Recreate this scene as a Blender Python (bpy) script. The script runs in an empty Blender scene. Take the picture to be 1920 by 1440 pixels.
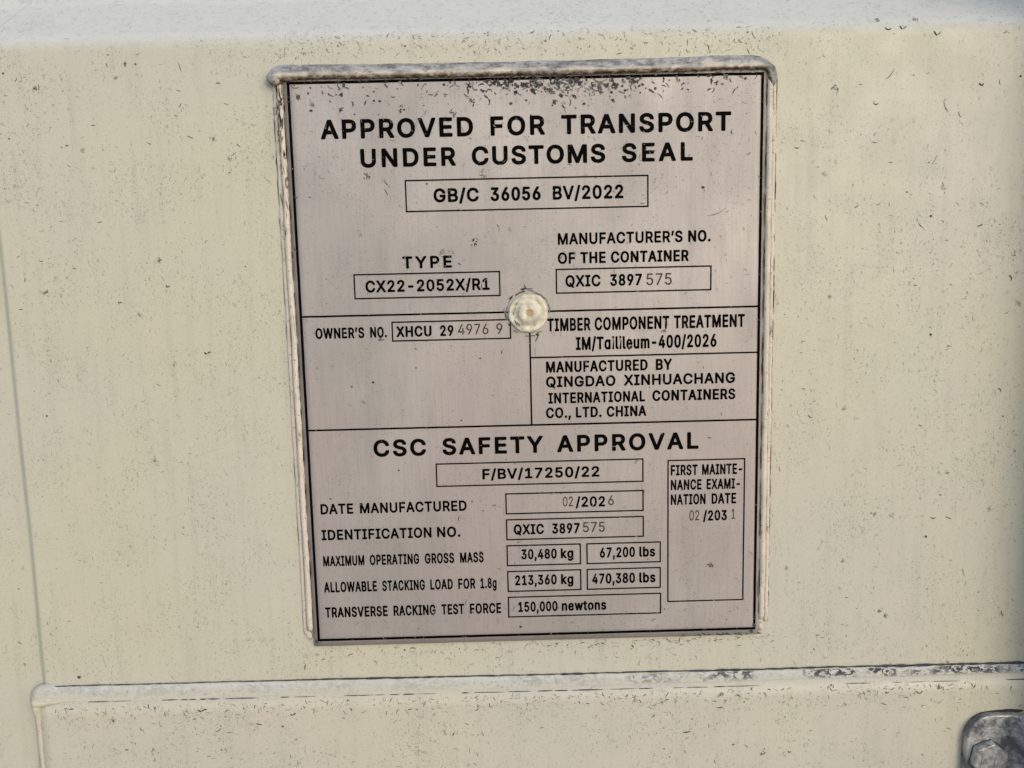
import bpy, bmesh, math, random
from mathutils import Vector, Matrix, noise
from mathutils.geometry import tessellate_polygon

# ------------------------------------------------------------------ camera, sky, sun, exposure
scene = bpy.context.scene
Z0 = 1.5                                   # height of the plate's centre above the ground, metres
cam_d = bpy.data.cameras.new('camera')
cam_d.sensor_width = 36.0
cam_d.lens = 1442.0 / 1920.0 * 36.0
cam_d.clip_start = 0.01
cam_d.clip_end = 2000.0
cam = bpy.data.objects.new('camera', cam_d)
scene.collection.objects.link(cam)
right = Vector((0.9996557594, -0.0126622746, -0.0229788938))
up = Vector((0.0243265644, 0.1192642140, 0.9925644894))
fwd = Vector((0.0098275644, 0.9927818059, -0.1195311880))
cm = Matrix.Identity(4)
for i in range(3):
    cm[i][0], cm[i][1], cm[i][2] = right[i], up[i], -fwd[i]
cm[0][3], cm[1][3], cm[2][3] = -0.01220649, -0.33679582, Z0 + 0.03379872
cam.matrix_world = cm
scene.camera = cam

SUN_EL, SUN_AZ = math.radians(24), math.radians(30)      # azimuth measured from straight out of the wall, towards the right
world = bpy.data.worlds.new('World'); scene.world = world; world.use_nodes = True
wn = world.node_tree.nodes; wn.clear()
w_out = wn.new('ShaderNodeOutputWorld'); w_bg = wn.new('ShaderNodeBackground'); w_sky = wn.new('ShaderNodeTexSky')
w_sky.sky_type = 'NISHITA'; w_sky.sun_disc = False
w_sky.sun_elevation = SUN_EL
sdir = Vector((math.sin(SUN_AZ) * math.cos(SUN_EL), -math.cos(SUN_AZ) * math.cos(SUN_EL), math.sin(SUN_EL)))   # towards the sun
w_sky.sun_rotation = math.atan2(sdir.x, sdir.y)
w_bg.inputs['Strength'].default_value = 0.15
world.node_tree.links.new(w_sky.outputs[0], w_bg.inputs[0]); world.node_tree.links.new(w_bg.outputs[0], w_out.inputs[0])
sun_d = bpy.data.lights.new('sun', 'SUN'); sun_d.energy = 0.65; sun_d.angle = math.radians(40); sun_d.color = (1.0, 0.92, 0.80)
sun = bpy.data.objects.new('sun', sun_d); scene.collection.objects.link(sun)
sun.rotation_euler = (-sdir).to_track_quat('-Z', 'Y').to_euler(); sun.location = (2, -3, 4)
vs = scene.view_settings
vs.view_transform = 'Standard'; vs.look = 'None'; vs.gamma = 1.0; vs.use_curve_mapping = False
vs.exposure = 0.66

# ------------------------------------------------------------------ helpers
COL = scene.collection
rnd = random.Random(7)

def nz(x, y, z=0.0):
    return noise.noise(Vector((x, y, z)))

def prop(o, label=None, cat=None, group=None, kind=None):
    if label: o['label'] = label
    if cat: o['category'] = cat
    if group: o['group'] = group
    if kind: o['kind'] = kind
    return o

def empty(name, x, y, z):
    """An Empty at a thing's base; x, y, z in mm about the plate's centre."""
    o = bpy.data.objects.new(name, None)
    o.empty_display_size = 0.02
    o.location = (x * .001, y * .001, Z0 + z * .001)
    COL.objects.link(o)
    return o

def wloc(o):
    v = Vector(o.location)
    p = o.parent
    while p is not None:
        v = v + Vector(p.location); p = p.parent
    return v

def build(name, verts, faces, mat, parent=None, smooth=True, uvs=None, mats=None, fmat=None):
    """Link one mesh; verts in mm about the plate's centre."""
    base = wloc(parent) if parent else Vector((0, 0, 0))
    me = bpy.data.meshes.new(name)
    me.from_pydata([(v[0] * .001 - base.x, v[1] * .001 - base.y, Z0 + v[2] * .001 - base.z) for v in verts], [], faces)
    if uvs:
        l = me.uv_layers.new(name='UVMap')
        for poly in me.polygons:
            for li in poly.loop_indices:
                l.data[li].uv = uvs[me.loops[li].vertex_index]
    for m in (mats or [mat]):
        me.materials.append(m)
    if fmat:
        for p, k in zip(me.polygons, fmat): p.material_index = k
    if smooth:
        me.polygons.foreach_set('use_smooth', [True] * len(me.polygons))
    me.validate(); me.update()
    o = bpy.data.objects.new(name, me)
    COL.objects.link(o)
    if parent: o.parent = parent
    return o

def grid_faces(nu, nv, flip=False):
    f = []
    for i in range(nu - 1):
        for j in range(nv - 1):
            q = (i * nv + j, (i + 1) * nv + j, (i + 1) * nv + j + 1, i * nv + j + 1)
            f.append(q[::-1] if flip else q)
    return f

class NT:
    """Small material builder."""
    def __init__(s, name):
        s.m = bpy.data.materials.new(name); s.m.use_nodes = True
        s.t = s.m.node_tree; s.n = s.t.nodes
        s.b = s.n['Principled BSDF']
        s.tc = s.n.new('ShaderNodeTexCoord')
    def link(s, a, b): s.t.links.new(a, b)
    def put(s, sock, v):
        if isinstance(v, bpy.types.NodeSocket): s.link(v, sock)
        elif isinstance(v, (tuple, list)) and len(v) == 3 and len(sock.default_value) == 4: sock.default_value = (*v, 1)
        else: sock.default_value = v
    def coord(s, scale=(1, 1, 1), rot=(0, 0, 0), uv=False, loc=(0, 0, 0)):
        mp = s.n.new('ShaderNodeMapping')
        mp.inputs['Scale'].default_value = scale; mp.inputs['Rotation'].default_value = rot; mp.inputs['Location'].default_value = loc
        s.link(s.tc.outputs['UV' if uv else 'Object'], mp.inputs[0])
        return mp.outputs[0]
    def noise(s, vec, scale, detail=3, rough=.55, dist=0.0):
        n = s.n.new('ShaderNodeTexNoise')
        s.link(vec, n.inputs['Vector'])
        n.inputs['Scale'].default_value = scale; n.inputs['Detail'].default_value = detail
        n.inputs['Roughness'].default_value = rough; n.inputs['Distortion'].default_value = dist
        return n.outputs['Fac']
    def ramp(s, v, lo, hi, a=0.0, b=1.0):
        r = s.n.new('ShaderNodeMapRange'); r.interpolation_type = 'SMOOTHSTEP'
        s.put(r.inputs['Value'], v)
        for k, x in zip(('From Min', 'From Max', 'To Min', 'To Max'), (lo, hi, a, b)): s.put(r.inputs[k], x)
        return r.outputs[0]
    def math(s, op, a, b=0.0):
        m = s.n.new('ShaderNodeMath'); m.operation = op
        s.put(m.inputs[0], a); s.put(m.inputs[1], b)
        return m.outputs[0]
    def mix(s, fac, a, b):
        m = s.n.new('ShaderNodeMix'); m.data_type = 'RGBA'
        s.put(m.inputs[0], fac); s.put(m.inputs[6], a); s.put(m.inputs[7], b)
        return m.outputs[2]
    def sep(s, vec):
        x = s.n.new('ShaderNodeSeparateXYZ'); s.link(vec, x.inputs[0]); return x.outputs
    def bump(s, h, strength, dist):
        b = s.n.new('ShaderNodeBump'); s.put(b.inputs['Height'], h)
        b.inputs['Strength'].default_value = strength; b.inputs['Distance'].default_value = dist
        s.link(b.outputs[0], s.b.inputs['Normal'])
    def set(s, **kw):
        for k, v in kw.items(): s.put(s.b.inputs[k.replace('_', ' ')], v)
        return s.m

# ------------------------------------------------------------------ materials
def cream_paint(name='cream_paint', fold=0.0, tone=(0.508, 0.470, 0.350), grey=(0.494, 0.461, 0.370)):
    k = NT(name)
    c = k.coord()
    big = k.ramp(k.noise(c, 9, 2), .3, .7)
    col = k.mix(big, tone, grey)
    green = k.ramp(k.noise(k.coord(loc=(3, 1, 2)), 14, 3), .5, .72, 0, .16)
    col = k.mix(green, col, (0.47, 0.475, 0.37))
    st = k.ramp(k.noise(k.coord(scale=(75, 60, 6)), 3, 4), .46, .74, 0, .24)             # faint rain streaks
    col = k.mix(st, col, (0.36, 0.34, 0.27))
    patch = k.ramp(k.noise(c, 45, 3), .42, .62)
    s1 = k.ramp(k.noise(k.coord(rot=(0, .7, 0), scale=(1, 1, 2.2)), 1500, 2, .65, .3), .56, .68)
    s2 = k.ramp(k.noise(k.coord(rot=(0, -.4, 0), scale=(1.7, 1, 1)), 800, 2, .6, .8), .60, .70)
    sp = k.math('MULTIPLY', k.math('MAXIMUM', k.math('MULTIPLY', s1, .62), k.math('MULTIPLY', s2, .72)), k.math('ADD', k.math('MULTIPLY', patch, .6), .4))
    col = k.mix(sp, col, (0.13, 0.125, 0.10))
    if fold:                                                                            # pale skylight tint painted on the sloping fold, with grey specks
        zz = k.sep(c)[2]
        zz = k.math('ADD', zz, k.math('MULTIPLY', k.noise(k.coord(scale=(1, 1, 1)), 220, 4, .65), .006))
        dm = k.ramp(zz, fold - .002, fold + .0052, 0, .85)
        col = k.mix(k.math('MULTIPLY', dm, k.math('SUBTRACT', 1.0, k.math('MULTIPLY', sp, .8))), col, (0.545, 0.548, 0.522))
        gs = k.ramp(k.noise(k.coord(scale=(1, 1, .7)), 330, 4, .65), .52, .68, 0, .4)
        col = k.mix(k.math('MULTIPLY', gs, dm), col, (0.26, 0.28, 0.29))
    h = k.noise(c, 700, 3, .6)
    k.bump(h, .10, .0004)
    return k.set(Base_Color=col, Roughness=k.ramp(k.noise(c, 60), .3, .7, .42, .6), Specular_IOR_Level=.4)

def plate_metal():
    k = NT('plate_steel')
    c = k.coord()
    col = k.mix(k.ramp(k.noise(c, 16, 3), .35, .65), (0.350, 0.312, 0.282), (0.420, 0.370, 0.335))
    film = k.ramp(k.noise(k.coord(scale=(30, 30, 6)), 4, 4), .45, .75, 0, .4)
    col = k.mix(film, col, (0.27, 0.245, 0.22))
    pink = k.ramp(k.noise(k.coord(scale=(1, 1, .6), loc=(4, 0, 2)), 11, 2), .46, .66, 0, .7)
    col = k.mix(pink, col, (0.405, 0.335, 0.31))
    grain = k.ramp(k.noise(k.coord(scale=(1, 1, .035)), 900, 3, .6), .3, .7, -.5, .5)
    col = k.mix(k.math('ABSOLUTE', k.math('MULTIPLY', grain, .5)), col, (0.25, 0.23, 0.21))
    s1 = k.ramp(k.noise(k.coord(rot=(0, .6, 0), scale=(1, 1, 2)), 1100, 2, .62, .4), .585, .69, 0, .6)
    patch = k.ramp(k.noise(c, 50, 3), .42, .62, .35, 1)
    s1 = k.math('MULTIPLY', s1, patch)
    col = k.mix(s1, col, (0.12, 0.105, 0.09))
    k.bump(k.noise(k.coord(scale=(1, 1, .15)), 2600, 2, .6), .08, .0002)
    return k.set(Base_Color=col, Metallic=.34, Roughness=k.ramp(k.noise(k.coord(scale=(1, 1, .4)), 30, 3), .3, .7, .48, .62))

def sealant(name, dirt):
    """dirt: 0 side beads, 1 the thick top bead, 2 the ledge bead; UV.x runs along in dm, UV.y across (0 = lower edge)."""
    k = NT(name)
    c = k.coord(); uv = k.sep(k.coord(uv=True))
    col = k.mix(k.ramp(k.noise(c, 110, 3), .35, .65), (0.60, 0.52, 0.43), (0.52, 0.465, 0.375))
    fine = k.ramp(k.noise(k.coord(rot=(0, .5, 0), scale=(1, 1, 1.8)), 700, 2, .6, .5), .60, .70, 0, .7)
    if dirt == 0:
        cracks = k.ramp(k.noise(k.coord(scale=(1, 1, .25)), 520, 4, .65, .8), .60, .68, 0, .75)
        col = k.mix(k.math('MAXIMUM', cracks, fine), col, (0.16, 0.125, 0.09))
    elif dirt == 1:
        upm = k.ramp(k.math('ADD', uv[1], k.math('MULTIPLY', k.noise(c, 150, 4), .9)), .66, 1.02)
        grey = k.mix(k.ramp(k.noise(k.coord(scale=(.45, 1, 1)), 330, 5, .7), .34, .66), (0.10, 0.10, 0.10), (0.37, 0.366, 0.352))
        col = k.mix(upm, col, grey)
        br = k.math('MULTIPLY', k.ramp(k.math('ADD', uv[1], k.math('MULTIPLY', k.noise(c, 200, 4, .6), .4)), .62, .30), k.ramp(k.noise(c, 420, 4, .6), .36, .56))
        col = k.mix(br, col, (0.12, 0.065, 0.025))
        blk = k.ramp(k.noise(k.coord(scale=(.6, 1, 1)), 520, 4, .65, .6), .59, .70, 0, .7)
        col = k.mix(blk, col, (0.05, 0.045, 0.04))
        col = k.mix(fine, col, (0.08, 0.07, 0.06))
    else:
        col = k.mix(k.ramp(k.noise(c, 110, 3), .35, .65), (0.50, 0.455, 0.345), (0.47, 0.435, 0.34))
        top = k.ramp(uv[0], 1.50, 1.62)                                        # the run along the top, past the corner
        col = k.mix(k.math('MULTIPLY', top, k.ramp(k.math('ADD', uv[1], k.math('MULTIPLY', k.noise(c, 260, 4, .6), .6)), .62, 1.05)), col, (0.485, 0.475, 0.435))  # skylight on the ledge's upper side, painted in as a paler tone
        wob = k.math('MULTIPLY', k.noise(k.coord(), 30, 3), 1.2)
        along = k.ramp(k.math('ADD', uv[0], wob), 4.2, 5.6, .2, 1)
        m = k.math('MULTIPLY', k.math('MULTIPLY', along, top), k.ramp(k.noise(k.coord(rot=(0, .7, 0), scale=(.8, 1, 1.3)), 380, 5, .65, 1.0), .46, .54))
        m = k.math('MULTIPLY', m, k.ramp(k.noise(k.coord(loc=(1, 2, 7)), 55, 3, .6), .40, .56, .1, 1))
        band = k.ramp(uv[1], .25, .6, .35, 1)
        col = k.mix(k.math('MAXIMUM', k.math('MULTIPLY', m, band), k.math('MULTIPLY', fine, .55)), col, (0.035, 0.037, 0.043))
    k.bump(k.noise(c, 420, 4, .6), .4, .0006)
    return k.set(Base_Color=col, Roughness=.62, Specular_IOR_Level=.35)

def plain(name, col, rough=.6, metal=0.0, var=.15, scale=300, bump=0.0, spec=.3):
    k = NT(name)
    f = k.noise(k.coord(), scale, 3)
    c = k.mix(k.ramp(f, .35, .65), tuple(x * (1 - var) for x in col), tuple(x * (1 + var) for x in col))
    if bump: k.bump(k.noise(k.coord(), scale * 2, 3), bump, .0005)
    return k.set(Base_Color=c, Roughness=rough, Metallic=metal, Specular_IOR_Level=spec)

def galvanised():
    k = NT('galvanised_steel')
    c = k.coord()
    col = k.mix(k.ramp(k.noise(c, 110, 5, .62), .34, .64), (0.12, 0.125, 0.135), (0.52, 0.515, 0.49))
    col = k.mix(k.ramp(k.noise(c, 420, 4, .6, .8), .55, .66, 0, .75), col, (0.10, 0.095, 0.09))
    k.bump(k.noise(c, 350, 4, .6), .55, .001)
    return k.set(Base_Color=col, Metallic=.6, Roughness=k.ramp(k.noise(c, 200, 3), .3, .7, .34, .55))

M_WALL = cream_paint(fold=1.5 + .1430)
M_LOW = cream_paint('cream_paint_lower', 0.0, (0.515, 0.47, 0.36), (0.49, 0.455, 0.37))
M_PLATE = plate_metal()
M_INK = plain('black_print', (0.002, 0.0014, 0.0012), .75, var=.3, spec=.04)
M_STAMP = plain('stamped_mark', (0.055, 0.040, 0.032), .6, var=.25, scale=900, spec=.1)
M_SIDE = sealant('side_sealant', 0)
M_TOP = sealant('grimy_sealant', 1)
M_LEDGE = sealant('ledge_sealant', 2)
M_RIVET = plain('rivet_paint', (0.55, 0.50, 0.385), .55, var=.2, scale=260, bump=.6)
M_CORE = plain('rivet_core', (0.46, 0.33, 0.17), .6)
M_GALV = galvanised()
D_DARK = plain('dirt_and_shade_dark', (0.05, 0.047, 0.04), .8, var=.4, scale=900)
D_MID = plain('dirt_mid', (0.16, 0.15, 0.12), .8, var=.3, scale=900)
D_PALE = plain('dirt_pale', (0.32, 0.30, 0.235), .8, var=.2, scale=900)
D_BLUE = plain('grime_blue_black', (0.05, 0.054, 0.064), .8, var=.4, scale=900)
D_BROWN = plain('grime_brown', (0.16, 0.10, 0.05), .8, var=.4, scale=700)
DIRT = [D_DARK, D_MID, D_PALE, D_BLUE, D_BROWN]
M_BOLT = plain('zinc_bolt', (0.40, 0.39, 0.365), .42, metal=.55, var=.3, scale=420, bump=.3)
M_UNSEEN_GROUND = plain('unseen_gravel', (0.30, 0.27, 0.235), .9, var=.25, scale=6)

# ------------------------------------------------------------------ unseen ground and container wall
WALL_Y = 2.0            # wall face, mm behind the face of the plate
LOW_Y = -2.0            # face of the raised lower panel
g = bpy.data.meshes.new('ground')
g.from_pydata([(-400, -800, 0), (400, -800, 0), (400, 3, 0), (-400, 3, 0)], [], [(0, 1, 2, 3)]); g.materials.append(M_UNSEEN_GROUND)
ground = bpy.data.objects.new('ground', g); COL.objects.link(ground)  # out of view; added to light the plate and wall from below
prop(ground, 'unseen pale gravel ground below the container, added to bounce light onto it', 'ground', kind='structure')

def smooth(a, b, x):
    t = max(0.0, min(1.0, (x - a) / (b - a))); return t * t * (3 - 2 * t)

BEND_Z = 142.5
def wall_y(x, z):
    y = WALL_Y
    # the left strip lies 2 mm deeper beyond the soft vertical seam
    e = -229.2 + .5 * nz(z * .02, 3.1)
    y += 2.0 * (1 - smooth(e - 1.0, e + 2.6, x))
    # upper fold: above BEND_Z the sheet leans back
    r = 5.0
    t = z - BEND_Z
    if t > -r:
        slope = math.tan(math.radians(FOLD))
        y += slope * (t + r) ** 2 / (4 * r) if t < r else slope * t
    return min(y, WALL_Y + 40)
FOLD = 53.0
xs = [-700 + i * 22 for i in range(21)] + [-236 + i * .5 for i in range(30)] + [-220 + i * 4 for i in range(115)] + [245 + i * 25 for i in range(19)]
zs = [-1350 + i * 60 for i in range(20)] + [-205 + i * 6 for i in range(56)] + [132 + i * .8 for i in range(34)] + [160 + i * 6 for i in range(10)] + [225 + i * 50 for i in range(16)]
xs = sorted(set(round(v, 2) for v in xs)); zs = sorted(set(round(v, 2) for v in zs))
wall = empty('container_wall', 0, 40, -1500)
prop(wall, 'cream painted steel container wall covered in small dirt flecks', 'container wall', kind='structure')
V = [(x, wall_y(x, z) + .12 * nz(x * .011, z * .011, 5), z) for x in xs for z in zs]
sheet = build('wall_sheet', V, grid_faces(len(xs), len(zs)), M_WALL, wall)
sm = sheet.modifiers.new('thickness', 'SOLIDIFY'); sm.thickness = .003; sm.offset = -1

# raised lower panel with a rounded top edge
LP_L, LP_T = -231.0, -147.6
V = []
zl = [-147.6 - i * 8 for i in range(8)] + [-220 - i * 60 for i in range(15)]
xl = [LP_L + i * 6 for i in range(80)] + [LP_L + 480 + i * 40 for i in range(11)]
ys = lambda x, z: LOW_Y + .18 * nz(x * .013, z * .013, 9)
prof = [(0, WALL_Y + 1.0), (0, .2)] + [(0.0, 0.0)]
V = [(x, ys(x, z), z) for x in xl for z in zl]
low = build('raised_panel', V, grid_faces(len(xl), len(zl), True), M_LOW, wall)
sm = low.modifiers.new('thickness', 'SOLIDIFY'); sm.thickness = .0038; sm.offset = -1
low['label'] = 'raised lower steel panel below the dirty ledge'

def bead(name, path, hw, ht, y0, mat, parent, amp=.25, nv=15, seed=0.0, endtaper=4.0, taper=(True, True), y1=None, power=.8):
    """A run of sealant along path [(x, z)..] mm; hw(s), ht(s) half width and height in mm; the path direction's LEFT is v = 1."""
    P = [Vector((a, b)) for a, b in path]
    d = [0.0]
    for a, b in zip(P, P[1:]): d.append(d[-1] + (b - a).length)
    L = d[-1]; V = []; UV = []
    for i, p in enumerate(P):
        a = P[max(0, i - 1)]; b = P[min(len(P) - 1, i + 1)]
        t = (b - a).normalized(); n = Vector((-t.y, t.x)); s = d[i]
        k = 1.0
        if taper[0] and s < endtaper: k = min(k, math.sqrt(max(0, 1 - (1 - s / endtaper) ** 2)))
        if taper[1] and L - s < endtaper: k = min(k, math.sqrt(max(0, 1 - (1 - (L - s) / endtaper) ** 2)))
        w = hw(s) * max(k, .03); h = ht(s) * max(k, .03)
        w *= 1 + .10 * nz(s * .09, seed, 1)
        off = amp * 1.2 * nz(s * .05, seed, 7)
        for j in range(nv):
            v = j / (nv - 1); a_ = math.pi * v
            q = p + n * (-math.cos(a_) * w + off)
            hh = h * math.sin(a_) ** power
            bump = amp * (nz(s * .28, v * 3 + seed, 2) + .6 * nz(s * .9, v * 7 + seed, 4)) * math.sin(a_) * max(k, .1)
            yb = y0(q.x, q.y) if callable(y0) else y0
            V.append((q.x, yb - hh - bump, q.y)); UV.append((s * .01, v))
    return build(name, V, grid_faces(len(P), nv, True), mat, parent, uvs=UV)

def line(a, b, step=1.0):
    a = Vector(a); b = Vector(b); n = max(2, int((b - a).length / step))
    return [tuple(a.lerp(b, i / n)) for i in range(n + 1)]

def chain(pts, step=1.0, it=2):
    """Chaikin-rounded polyline resampled to about step mm."""
    p = [Vector(q) for q in pts]
    for _ in range(it):
        q = [p[0]]
        for a, b in zip(p, p[1:]): q += [a.lerp(b, .25), a.lerp(b, .75)]
        q.append(p[-1]); p = q
    out = [tuple(p[0])]
    for a, b in zip(p, p[1:]):
        n = max(1, int(round((b - a).length / step)))
        out += [tuple(a.lerp(b, i / n)) for i in range(1, n + 1)]
    return out

# one run of sealant up the left side of the raised panel, round the corner and along its top (a ledge that faces the sky)
def ledge_base(x, z):
    a = smooth(-142.6, -148.6, z + .0042 * (x + 229)); b = smooth(-235.2, -229.4, x)
    return WALL_Y + .3 + (LOW_Y - WALL_Y - .3) * min(a, b) + (1.6 * (1 - b) if x < -231 else 0)
pts = [(-232.0 + .3 * nz(i * .12, 1.7), -300 + i * 4) for i in range(37)]
pts += [(-231.9, -150.5), (-230.9, -146.6), (-227.0, -145.4)]
pts += [(-222 + i * 6, -145.25 - .0042 * (i * 6 + 7) + .3 * nz(i * .12, 8.8)) for i in range(152)]
path = chain(pts, .8, 2)
lump = lambda s: math.exp(-((s - 154) / 8) ** 2)
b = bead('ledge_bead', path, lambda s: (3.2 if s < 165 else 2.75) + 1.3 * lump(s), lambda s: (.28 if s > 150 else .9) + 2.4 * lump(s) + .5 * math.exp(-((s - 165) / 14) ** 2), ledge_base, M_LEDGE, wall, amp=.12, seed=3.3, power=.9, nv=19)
b['label'] = 'scuffed sealant ledge along the top and left of the lower panel, its top painted paler as skylight'

# ------------------------------------------------------------------ data plate
plate = empty('data_plate', 0, 2, -126)
prop(plate, 'grey metal approval plate printed with black lettering, riveted to the container wall', 'data plate')
PL, PR, PB, PT = -102.2, 102.0, -125.6, 126.0
V = []; nx, nzv = 42, 52
for i in range(nx):
    for j in range(nzv):
        x = PL + (PR - PL) * i / (nx - 1); z = PB + (PT - PB) * j / (nzv - 1)
        V.append((x, .10 * nz(x * .012, z * .012, 2) - .05, z))
PLY = lambda x, z: .10 * nz(x * .012, z * .012, 2) - .05
ps = build('metal_sheet', V, grid_faces(nx, nzv), M_PLATE, plate)
sm = ps.modifiers.new('thickness', 'SOLIDIFY'); sm.thickness = .0011; sm.offset = -1

def strip(name, x0, z0, x1, z1, lift, mat, parent):
    """A printed bar on the plate, subdivided so that it follows the sheet."""
    horizontal = (x1 - x0) > (z1 - z0)
    n = max(2, int(max(x1 - x0, z1 - z0) / 3)); V = []
    for i in range(n + 1):
        t = i / n; wv = .05 * nz(i * .7, x0 * .3, z0 * .3)
        pts = ((x0 + (x1 - x0) * t, z0 + wv), (x0 + (x1 - x0) * t, z1 + wv)) if horizontal else ((x0 + wv, z0 + (z1 - z0) * t), (x1 + wv, z0 + (z1 - z0) * t))
        for (x, z) in pts: V.append((x, PLY(x, z) - lift, z))
    return build(name, V, grid_faces(n + 1, 2, not horizontal), mat, parent, smooth=False)

BW = .58
for (a, b_, c, d_) in ((-100 - BW, 122.7 - BW, 100 + BW, 122.7 + BW), (-100 - BW, -122.7 - BW, 100 + BW, -122.7 + BW)):
    strip('border_line', a, b_, c, d_, .10, M_INK, plate)
for x in (-100, 100):
    strip('border_line', x - BW, -122.7 + BW, x + BW, 122.7 - BW, .10, M_INK, plate)
for (a, b_, c, d_) in ((-99.4, 24.45, 99.4, 25.25), (-99.4, -25.7, 99.4, -24.9), (-.2, 4.35, 99.4, 5.05)):
    strip('divider_line', a, b_, c, d_, .10, M_INK, plate)
strip('divider_line', -.95, -24.9, -.2, 24.45, .10, M_INK, plate)

# all sizes in mm on the plate: (ink, baseline, cap height, [(word, left, right)..])
TEXT = [
    ('ink', 99.51, 8.01, [('APPROVED', -87.34, -22.85), ('FOR', -15.49, 7.62), ('TRANSPORT', 14.52, 86.85)]),
    ('ink', 87.48, 7.80, [('UNDER', -71.07, -30.58), ('CUSTOMS', -23.76, 33.16), ('SEAL', 40.28, 70.61)]),
    ('ink', 72.37, 5.81, [('GB/C', -40.58, -21.23), ('36056', -16.2, 5.28), ('BV/2022', 10.46, 40.79)]),
    ('ink', 44.59, 5.24, [('TYPE', -55.02, -33.65)]),
    ('ink', 34.66, 5.18, [('CX22-2052X/R1', -71.37, -17.57)]),
    ('ink', 53.27, 4.97, [('MANUFACTURER’S', 12.31, 66.34), ('NO.', 68.75, 78.52)]),
    ('ink', 45.08, 4.93, [('OF', 12.18, 19.84), ('THE', 21.92, 32.99), ('CONTAINER', 35.21, 69.04)]),
    ('ink', 35.13, 5.06, [('QXIC', 15.36, 30.6), ('3897', 34.81, 48.65)]),
    ('stamp', 35.05, 5.20, [('575', 50.62, 61.68)]),
    ('ink', 15.08, 4.72, [('OWNER’S', -94.1, -72.82), ('NO.', -70.26, -63.0)]),
    ('ink', 15.08, 4.72, [('XHCU', -58.88, -43.46), ('29', -39.75, -33.88)]),
    ('stamp', 15.42, 4.77, [('4976', -31.93, -18.68), ('9', -15.16, -12.47)]),
    ('ink', 15.99, 5.71, [('TIMBER', 7.16, 26.0), ('COMPONENT', 27.87, 60.66), ('TREATMENT', 62.63, 93.79)]),
    ('ink', 7.53, 5.74, [('IM/Tɑilileum-400/2026', 19.53, 81.44)]),
    ('ink', -2.14, 4.96, [('MANUFACTURED', 6.23, 51.11), ('BY', 54.67, 61.87)]),
    ('ink', -8.68, 4.82, [('QINGDAO', 6.12, 36.83), ('XINHUACHANG', 40.51, 89.8)]),
    ('ink', -15.93, 4.84, [('INTERNATIONAL', 7.03, 49.92), ('CONTAINERS', 53.12, 90.01)]),
    ('ink', -22.48, 4.79, [('CO.,', 5.87, 16.98), ('LTD.', 19.14, 30.57), ('CHINA', 32.84, 50.45)]),
    ('ink', -37.92, 7.68, [('CSC', -71.1, -47.76), ('SAFETY', -40.49, 4.31), ('APPROVAL', 10.57, 73.81)]),
    ('ink', -49.48, 4.85, [('F/BV/17250/22', -23.06, 29.32)]),
    ('ink', -63.64, 4.84, [('DATE', -96.01, -81.38), ('MANUFACTURED', -78.39, -30.5)]),
    ('stamp', -62.83, 4.63, [('02', 12.8, 17.31)]),
    ('ink', -63.24, 4.78, [('/202', 18.51, 31.81)]),
    ('stamp', -62.77, 4.63, [('6', 33.16, 35.74)]),
    ('ink', -75.62, 4.86, [('IDENTIFICATION', -96.2, -46.72), ('NO.', -44.24, -33.72)]),
    ('ink', -75.34, 4.81, [('QXIC', -9.63, 4.02), ('3897', 7.71, 20.16)]),
    ('stamp', -75.04, 4.77, [('575', 21.64, 31.54)]),
    ('ink', -87.79, 4.87, [('MAXIMUM', -96.08, -77.47), ('OPERATING', -75.06, -52.73), ('GROSS', -50.17, -36.88), ('MASS', -34.24, -23.51)]),
    ('ink', -86.98, 4.75, [('30,480', -6.48, 9.62), ('kg', 11.44, 17.21)]),
    ('ink', -87.18, 4.83, [('67,200', 29.18, 45.15), ('lbs', 47.09, 54.35)]),
    ('ink', -100.12, 4.94, [('ALLOWABLE', -96.38, -72.36), ('STACKING', -69.94, -50.55), ('LOAD', -48.12, -37.88), ('FOR', -35.45, -27.64), ('1.8g', -25.35, -17.99)]),
    ('ink', -99.14, 4.79, [('213,360', -9.54, 9.43), ('kg', 11.37, 17.04)]),
    ('ink', -99.39, 4.85, [('470,380', 25.56, 45.1), ('lbs', 47.05, 54.49)]),
    ('ink', -112.08, 4.95, [('TRANSVERSE', -96.45, -67.95), ('RACKING', -65.3, -46.11), ('TEST', -43.48, -33.1), ('FORCE', -30.49, -16.17)]),
    ('ink', -111.83, 4.83, [('150,000', -8.38, 9.59), ('newtons', 11.54, 31.93)]),
    ('ink', -49.89, 4.89, [('FIRST', 61.36, 73.47), ('MAINTE-', 75.4, 93.41)]),
    ('ink', -56.60, 4.84, [('NANCE', 61.37, 75.27), ('EXAMI-', 77.53, 92.53)]),
    ('ink', -63.41, 4.93, [('NATION', 61.38, 77.12), ('DATE', 79.83, 90.93)]),
    ('stamp', -70.88, 4.83, [('02', 69.85, 74.32)]),
    ('ink', -71.13, 4.81, [('/203', 76.02, 86.86)]),
    ('stamp', -70.66, 4.81, [('1', 88.96, 90.53)]),
]
BOXES = [
    (-52.36, 68.77, 51.32, 81.73),
    (-76.08, 32.18, -13.18, 42.46),
    (11.44, 32.59, 78.73, 42.78),
    (-60.56, 13.46, -8.99, 21.61),
    (-43.52, -52.09, 48.85, -41.91),
    (-12.78, -65.52, 48.88, -56.35),
    (-12.77, -77.54, 48.95, -68.34),
    (-12.82, -89.69, 20.33, -80.40),
    (23.37, -89.71, 56.63, -80.44),
    (-12.77, -101.87, 20.38, -92.51),
    (23.36, -101.85, 56.63, -92.47),
    (-12.80, -114.04, 56.78, -104.68),
    (60.15, -108.71, 94.54, -42.95),
]

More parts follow.
